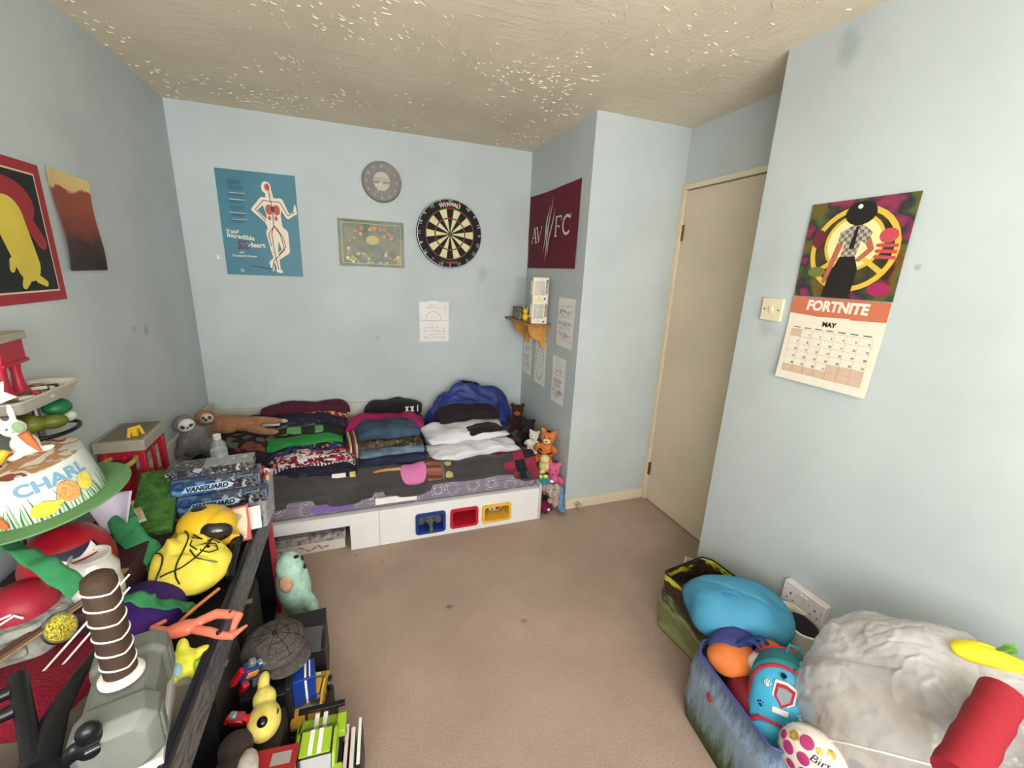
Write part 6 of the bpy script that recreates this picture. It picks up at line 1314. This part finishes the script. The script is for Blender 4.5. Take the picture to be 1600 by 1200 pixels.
B().tube([(x*1.04, .045, y) for x, y in O1], .005, BPR, 8).build('piping', t)
# pocket
O3 = [(x*.80, y*.52) for x, y in outline(.088, .34)]
pk = B(); vs = []
for k_, z in ((1, .078), (.97, .098), (.8, .108), (.3, .112)): vs += [Vector((x*k_, -z, .06+(y-.06)*k_)) for x, y in O3]
fs = [(j*n_+i, j*n_+(i+1) % n_, (j+1)*n_+(i+1) % n_, (j+1)*n_+i) for j in range(3) for i in range(n_)]+[tuple(range(3*n_, 4*n_))]
pk.add(vs, fs, BPB).build('pocket', t, angle=50); B().tube([(x, -.084, y) for x, y in O3], .008, BPR, 8).build('piping', t)
B().box(-.104, -.02, .0, -.096, .03, .16, BPR).build('side_pocket', t, bevel=.002)
sh = B(); SHP = [(-.024, .030), (0, .036), (.024, .030), (.024, -.006), (.0, -.034), (-.024, -.006)]
sh.poly([(x*1.25, y*1.25+.262) for x, y in SHP], .083, PAPER, .006, X).poly([(x*1.05, y*1.05+.262) for x, y in SHP], .0845, BPR, .004, X).poly([(x*.75, y*.75+.262) for x, y in SHP], .0860, M('badge_silver', (170, 180, 190), .3, metal=.4), .003, X); sh.build('badge', t, smooth=False)
sh = B().cb((0, -.0875, .218), (.044, .006, .016), PAPER, (0, -.15, 0)); sh.build('badge_banner', t, bevel=.002)
NVP = M('paw_navy', (20, 36, 80), .7)
for (px_, pz, s_, m_) in ((-.050, .205, .9, NVP), (-.046, .165, .8, NVP), (.052, .225, .8, PAPER), (.05, .285, .9, NVP), (-.048, .272, .8, PAPER), (.058, .19, .7, NVP), (-.012, .315, .6, NVP)):
    q = B().ell((px_, -.076, pz), (.009*s_, .012, .007*s_), m_, Z3, 12, 8)
    for dx, dz_ in ((-.010, .007), (-.004, .012), (.004, .012), (.010, .007)): q.ell((px_+dx*s_, -.076, pz+dz_*s_), (.0032*s_, .011, .0045*s_), m_, Z3, 8, 6)
    o = q.build('paw_print', t); o['kind'] = 'stuff'
B().tube([(-.018, .02, .345), (-.014, .02, .372), (.014, .02, .372), (.018, .02, .345)], .005, BPT).build('loop', t)
# big white carrier bag
def bagmat():
    m = bpy.data.materials.new('thin_white_plastic'); m.use_nodes = True; n = NT(m); b = n.n['Principled BSDF']
    b.inputs['Roughness'].default_value = .24; b.inputs['Specular IOR Level'].default_value = .7
    v = n.coord((2.6, 2.6, .22), (.9, .35, 0)); f = n.noise(v, 16, 2, .45)
    bp = n.new('ShaderNodeBump'); bp.inputs['Strength'].default_value = .40; bp.inputs['Distance'].default_value = .012; n.link(f, bp.inputs['Height']); n.link(bp.outputs['Normal'], b.inputs['Normal'])
    n.link(n.ramp(n.noise(n.coord(), 3.2, 3), [(.30, (196, 190, 184)), (.48, (216, 214, 214)), (.66, (222, 222, 224))]), b.inputs['Base Color'])
    tr = n.new('ShaderNodeBsdfTransparent'); mx = n.new('ShaderNodeMixShader'); mx.inputs[0].default_value = .60
    out = n.n['Material Output']; n.link(tr.outputs[0], mx.inputs[1]); n.link(b.outputs[0], mx.inputs[2]); n.link(mx.outputs[0], out.inputs['Surface']); return m
WB = bagmat()
t = thing('plastic_bag', 'large bulging thin white plastic bag against the right wall', 'bag', (1.300, .352, 0), (0, 0, .22))
def wbag(u, v):
    a = 2*PI*u; q = -PI/2+PI*min(max(v, .0), 1)
    d = Vector((math.cos(a)*math.cos(q), math.sin(a)*math.cos(q), math.sin(q)))
    p = Vector((d.x*.212, d.y*.325, .310+d.z*(.372 if d.z > 0 else .318)))
    if d.z < -.3: k = (-d.z-.3)/.7; p.z = max(p.z, .004); p.x *= 1+.25*k; p.y *= 1+.20*k
    r = 1+.12*N(Vector((d.x*1.7+3, d.y*1.7, d.z*1.7)))+.035*N(Vector((d.x*4, d.y*4+2, d.z*4)))
    st = Vector((-.50, -.42, .62)).normalized(); ang = math.atan2(d.dot(Vector((.75, -.1, .55)).normalized()), d.dot(Vector((-.3, .9, .35)).normalized()))
    rad = (d-st).length; r -= .022*max(0, 1-abs(math.sin(ang*9+2.5*N(d*2)))*1.6)*min(1, rad*2.2)*max(0, 1.25-rad)-.008*math.sin(ang*31+4*N(d*3))*min(1, rad*2)*max(0, 1.1-rad); r -= .05*math.exp(-(rad/.10)**2)
    s2 = Vector((-.35, .70, .62)).normalized(); r2 = (d-s2).length; a2 = math.atan2(d.dot(Vector((.8, .1, .45)).normalized()), d.dot(Vector((-.6, -.6, .35)).normalized())); r -= .016*max(0, 1-abs(math.sin(a2*8+2*N(d*2)))*1.7)*min(1, r2*2.5)*max(0, 1.0-r2)
    w1 = 1-abs(N(Vector((d.x*3.2+d.z*2, d.y*5, d.z*3.5+9)))*2.4); r += .016*max(0, w1)**6
    w2 = 1-abs(N(Vector((d.x*7-d.y*3, d.y*7+d.z*5, d.z*6+1)))*2.4); r += .006*max(0, w2)**4
    c = Vector((0, 0, .310)); p = c+(p-c)*r; p.z = max(p.z, .003); wx = 1.300+p.x*math.cos(.22)-p.y*math.sin(.22); p.x -= max(0, wx-1.512)/math.cos(.22); return p
B().grid(wbag, 280, 150, WB, True).build('bag', t, angle=180)
def on_wb(d):
    d = Vector(d).normalized(); return wbag((math.atan2(d.y, d.x) % (2*PI))/(2*PI), (math.asin(d.z)+PI/2)/PI)
B().tube([on_wb((-.85+.32*k/16, .55-.85*k/16, .10+.42*k/16))*1.0+Vector((-.002, 0, .002)) for k in range(17)], .003, M('bag_seam', (228, 228, 228), .4), 6).build('seam', t)
def inside(name, c, r, m, lab_seed):
    B().ell(c, r, m, (0, 0, .3), 20, 14, .25, 8, lab_seed).build(name, t)
for c, r, m in [((-.0, .10, .32), (.12, .15, .15), M('inner_beige', (176, 150, 112), .8)), ((.0, -.08, .25), (.14, .16, .17), M('inner_grey', (104, 104, 116), .8)), ((-.10, -.02, .30), (.065, .09, .06), M('inner_pink', (216, 96, 118), .8)), ((.02, -.12, .40), (.10, .10, .11), M('inner_white', (220, 218, 214), .8))]:
    inside('contents', c, r, m, c[0]*30)
# torn hole with grey fleece
put(B().ell((0, 0, 0), (.012, .038, .032), M('fleece_speckled', (150, 138, 134), .95, var=.35, vscale=60, bump=1, bscale=160, bdist=.008), (0, .3, .5), 24, 14, .3, 20, 2).build('fleece_patch', angle=180), (1.135, .400, .445), (0, .35, .25), 'speckled grey fleece showing through a hole in the white bag', 'fleece')
cloth_lump('cloth', 'bright yellow cloth knotted near the top of the white bag', M('cloth_yellow', (226, 208, 40), .7), (1.316, .348, .690), (.070, .026, .020), 31, .4, 20, (0, .0, -.75))
t = thing('leafy_garland', 'green leafy garland at the right edge above the yellow cloth', 'garland', (1.350, .312, .705), (0, 0, -.8))
LF = M('garland_green', (96, 150, 50), .6, var=.2, vscale=30)
for k in range(14):
    a = k*.8; c = Vector((.015*k-.04, .012*math.sin(a), .006*math.cos(a))); d = Vector((.03*math.cos(a*.3), .028*math.sin(a), .02*math.cos(a)))
    B().tube([c, c+d*.5, c+d], [.002, .009, .001], LF, 6, flat=.25).build('leaf', t)
put(B().tube([(1.015+.22*k/10, .245+.040*k/10, .61+.07*k/10) for k in range(11)], [.036+.0015*math.sin(k*2.1) for k in range(11)], M('felt_red', (150, 26, 40), .75, bump=.3, bscale=200), 20).build('felt_roll'), (0, 0, 0), 0, 'rolled bright red felt sheet leaning on the white bag', 'roll')
put(B().grid(lambda u, v: (.34*u, .36*(v-.5), .03*math.sin(u*3)+.01*N(Vector((u*6, v*6, 2)))), 20, 20, M('lilac_tissue', (222, 210, 224), .6)).build('tissue_sheet', solid=.002, angle=180), (1.14, -.02, .58), (0, -.25, .35), 'pale lilac tissue paper sheet at the lower right corner', 'tissue')
# birthday gift bag
GB = M('gift_white', (222, 212, 204), .5); t = thing('gift_bag', 'white gift pouch with pink and gold dots and curly black writing', 'gift bag', (1.068, .480, .290), (0, 0, .35)); t.scale = (.95, .95, .95)
b = B().ell((0, 0, 0), (.062, .085, .085), GB, Z3, 40, 24); b.v = [tuple(Vector(p)*(1+.03*math.sin(math.atan2(p[2], p[0])*14)*max(0, Vector(p).normalized().y))) for p in b.v]; b.build('pouch', t, angle=180)
DPK = M('dot_pink', (170, 50, 110), .6); DGD = M('dot_gold', (196, 160, 80), .35, metal=.5, var=.3, vscale=150)
for k, (a, e, r) in enumerate([(2.75, .95, .017), (2.25, .75, .013), (2.95, .42, .015), (2.45, .30, .016), (3.35, .98, .008), (3.1, .02, .014), (3.7, .25, .014), (4.2, .40, .012), (2.0, .40, .012), (2.7, -.1, .012), (4.0, 1.05, .010)]):
    d = Vector((math.cos(a)*math.cos(e)*.0625, math.sin(a)*math.cos(e)*.0855, math.sin(e)*.0855)); nv_ = Vector((d.x/.0625**2, d.y/.0855**2, d.z/.0855**2)).normalized()
    q = B(); Xr = Matrix.Translation(d) @ nv_.to_track_quat('Z', 'Y').to_matrix().to_4x4(); q.lathe([(r, -.001), (r, .0006), (r*.9, .0012)], (DPK, DGD, DPK)[k % 3], 18, X=Xr); q.build('dot', t)
tx = text(t, 'Birt', .040, 0, 0, 0, INK, shear=.3, bold=-.0003)
for v in tx.data.vertices:
    x, y = v.co.x, v.co.y; a = 3.40+x*11; e = .66+y*9
    v.co = (math.cos(a)*math.cos(e)*.0640, math.sin(a)*math.cos(e)*.0870, math.sin(e)*.0870)
cloth_lump('cloth', 'navy blue cloth with a pale knot beside the gift pouch', M('cloth_navy', (24, 44, 96), .7), (1.115, .415, .315), (.035, .03, .025), 33, .3, 20)
put(B().box(-.06, -.09, 0, .06, .09, .010, M('book_green_edge', (140, 160, 80), .5)).box(-.058, -.088, .010, .058, .088, .012, M('book_cream', (206, 200, 184), .6, var=.08, vscale=60)).build('picture_book', bevel=.001), (1.160, .405, .325), (.1, -.5, .5), 'cream covered book with a green edge standing below the white bag', 'book')
put(B().box(-.15, -.12, 0, .15, .12, .20, M('box_black', (38, 36, 36), .5)).build('carton', bevel=.004), (1.13, .34, .001), .2, 'black box on the carpet under the gift pouch and book', 'box')
# small bags between
tote('shopping_bag', 'crumpled white and yellow carrier bag squeezed behind the blue bag', -.07, -.08, .07, .08, .33, blotch('bag_white_yellow', [(206, 200, 190), (214, 206, 196), (190, 160, 60)], 9, .4), PAPER, (1.43, .80, 0), .2, seed=12, bulge=.02)
cloth_lump('cloth', 'dark cloth in the mouth of the crumpled white and yellow bag', DK, (1.425, .79, .31), (.05, .06, .03), 34, .3, 14)
put(B().tube([(0, 0, 0), (-.02, .03, .08), (.0, .045, .13), (.03, .03, .12), (.05, -.03, .05), (.06, -.08, .02)], .0035, WHITE, 8).tube([(.004, 0, 0), (-.012, .03, .072), (.004, .042, .122), (.03, .028, .11), (.046, -.03, .04)], .0035, WHITE, 8).build('cable'), (1.455, 1.320, .045), 0, 'white cable looped at the wall corner behind the printed bag', 'cable')
tilebox('paper_bag', 'small cream paper bag standing by the wall corner at the right', 'bag', (1.455, 1.300, .001), (.10, .08, .11), M('paper_cream', (190, 180, 160), .8), (0, 0, .2))
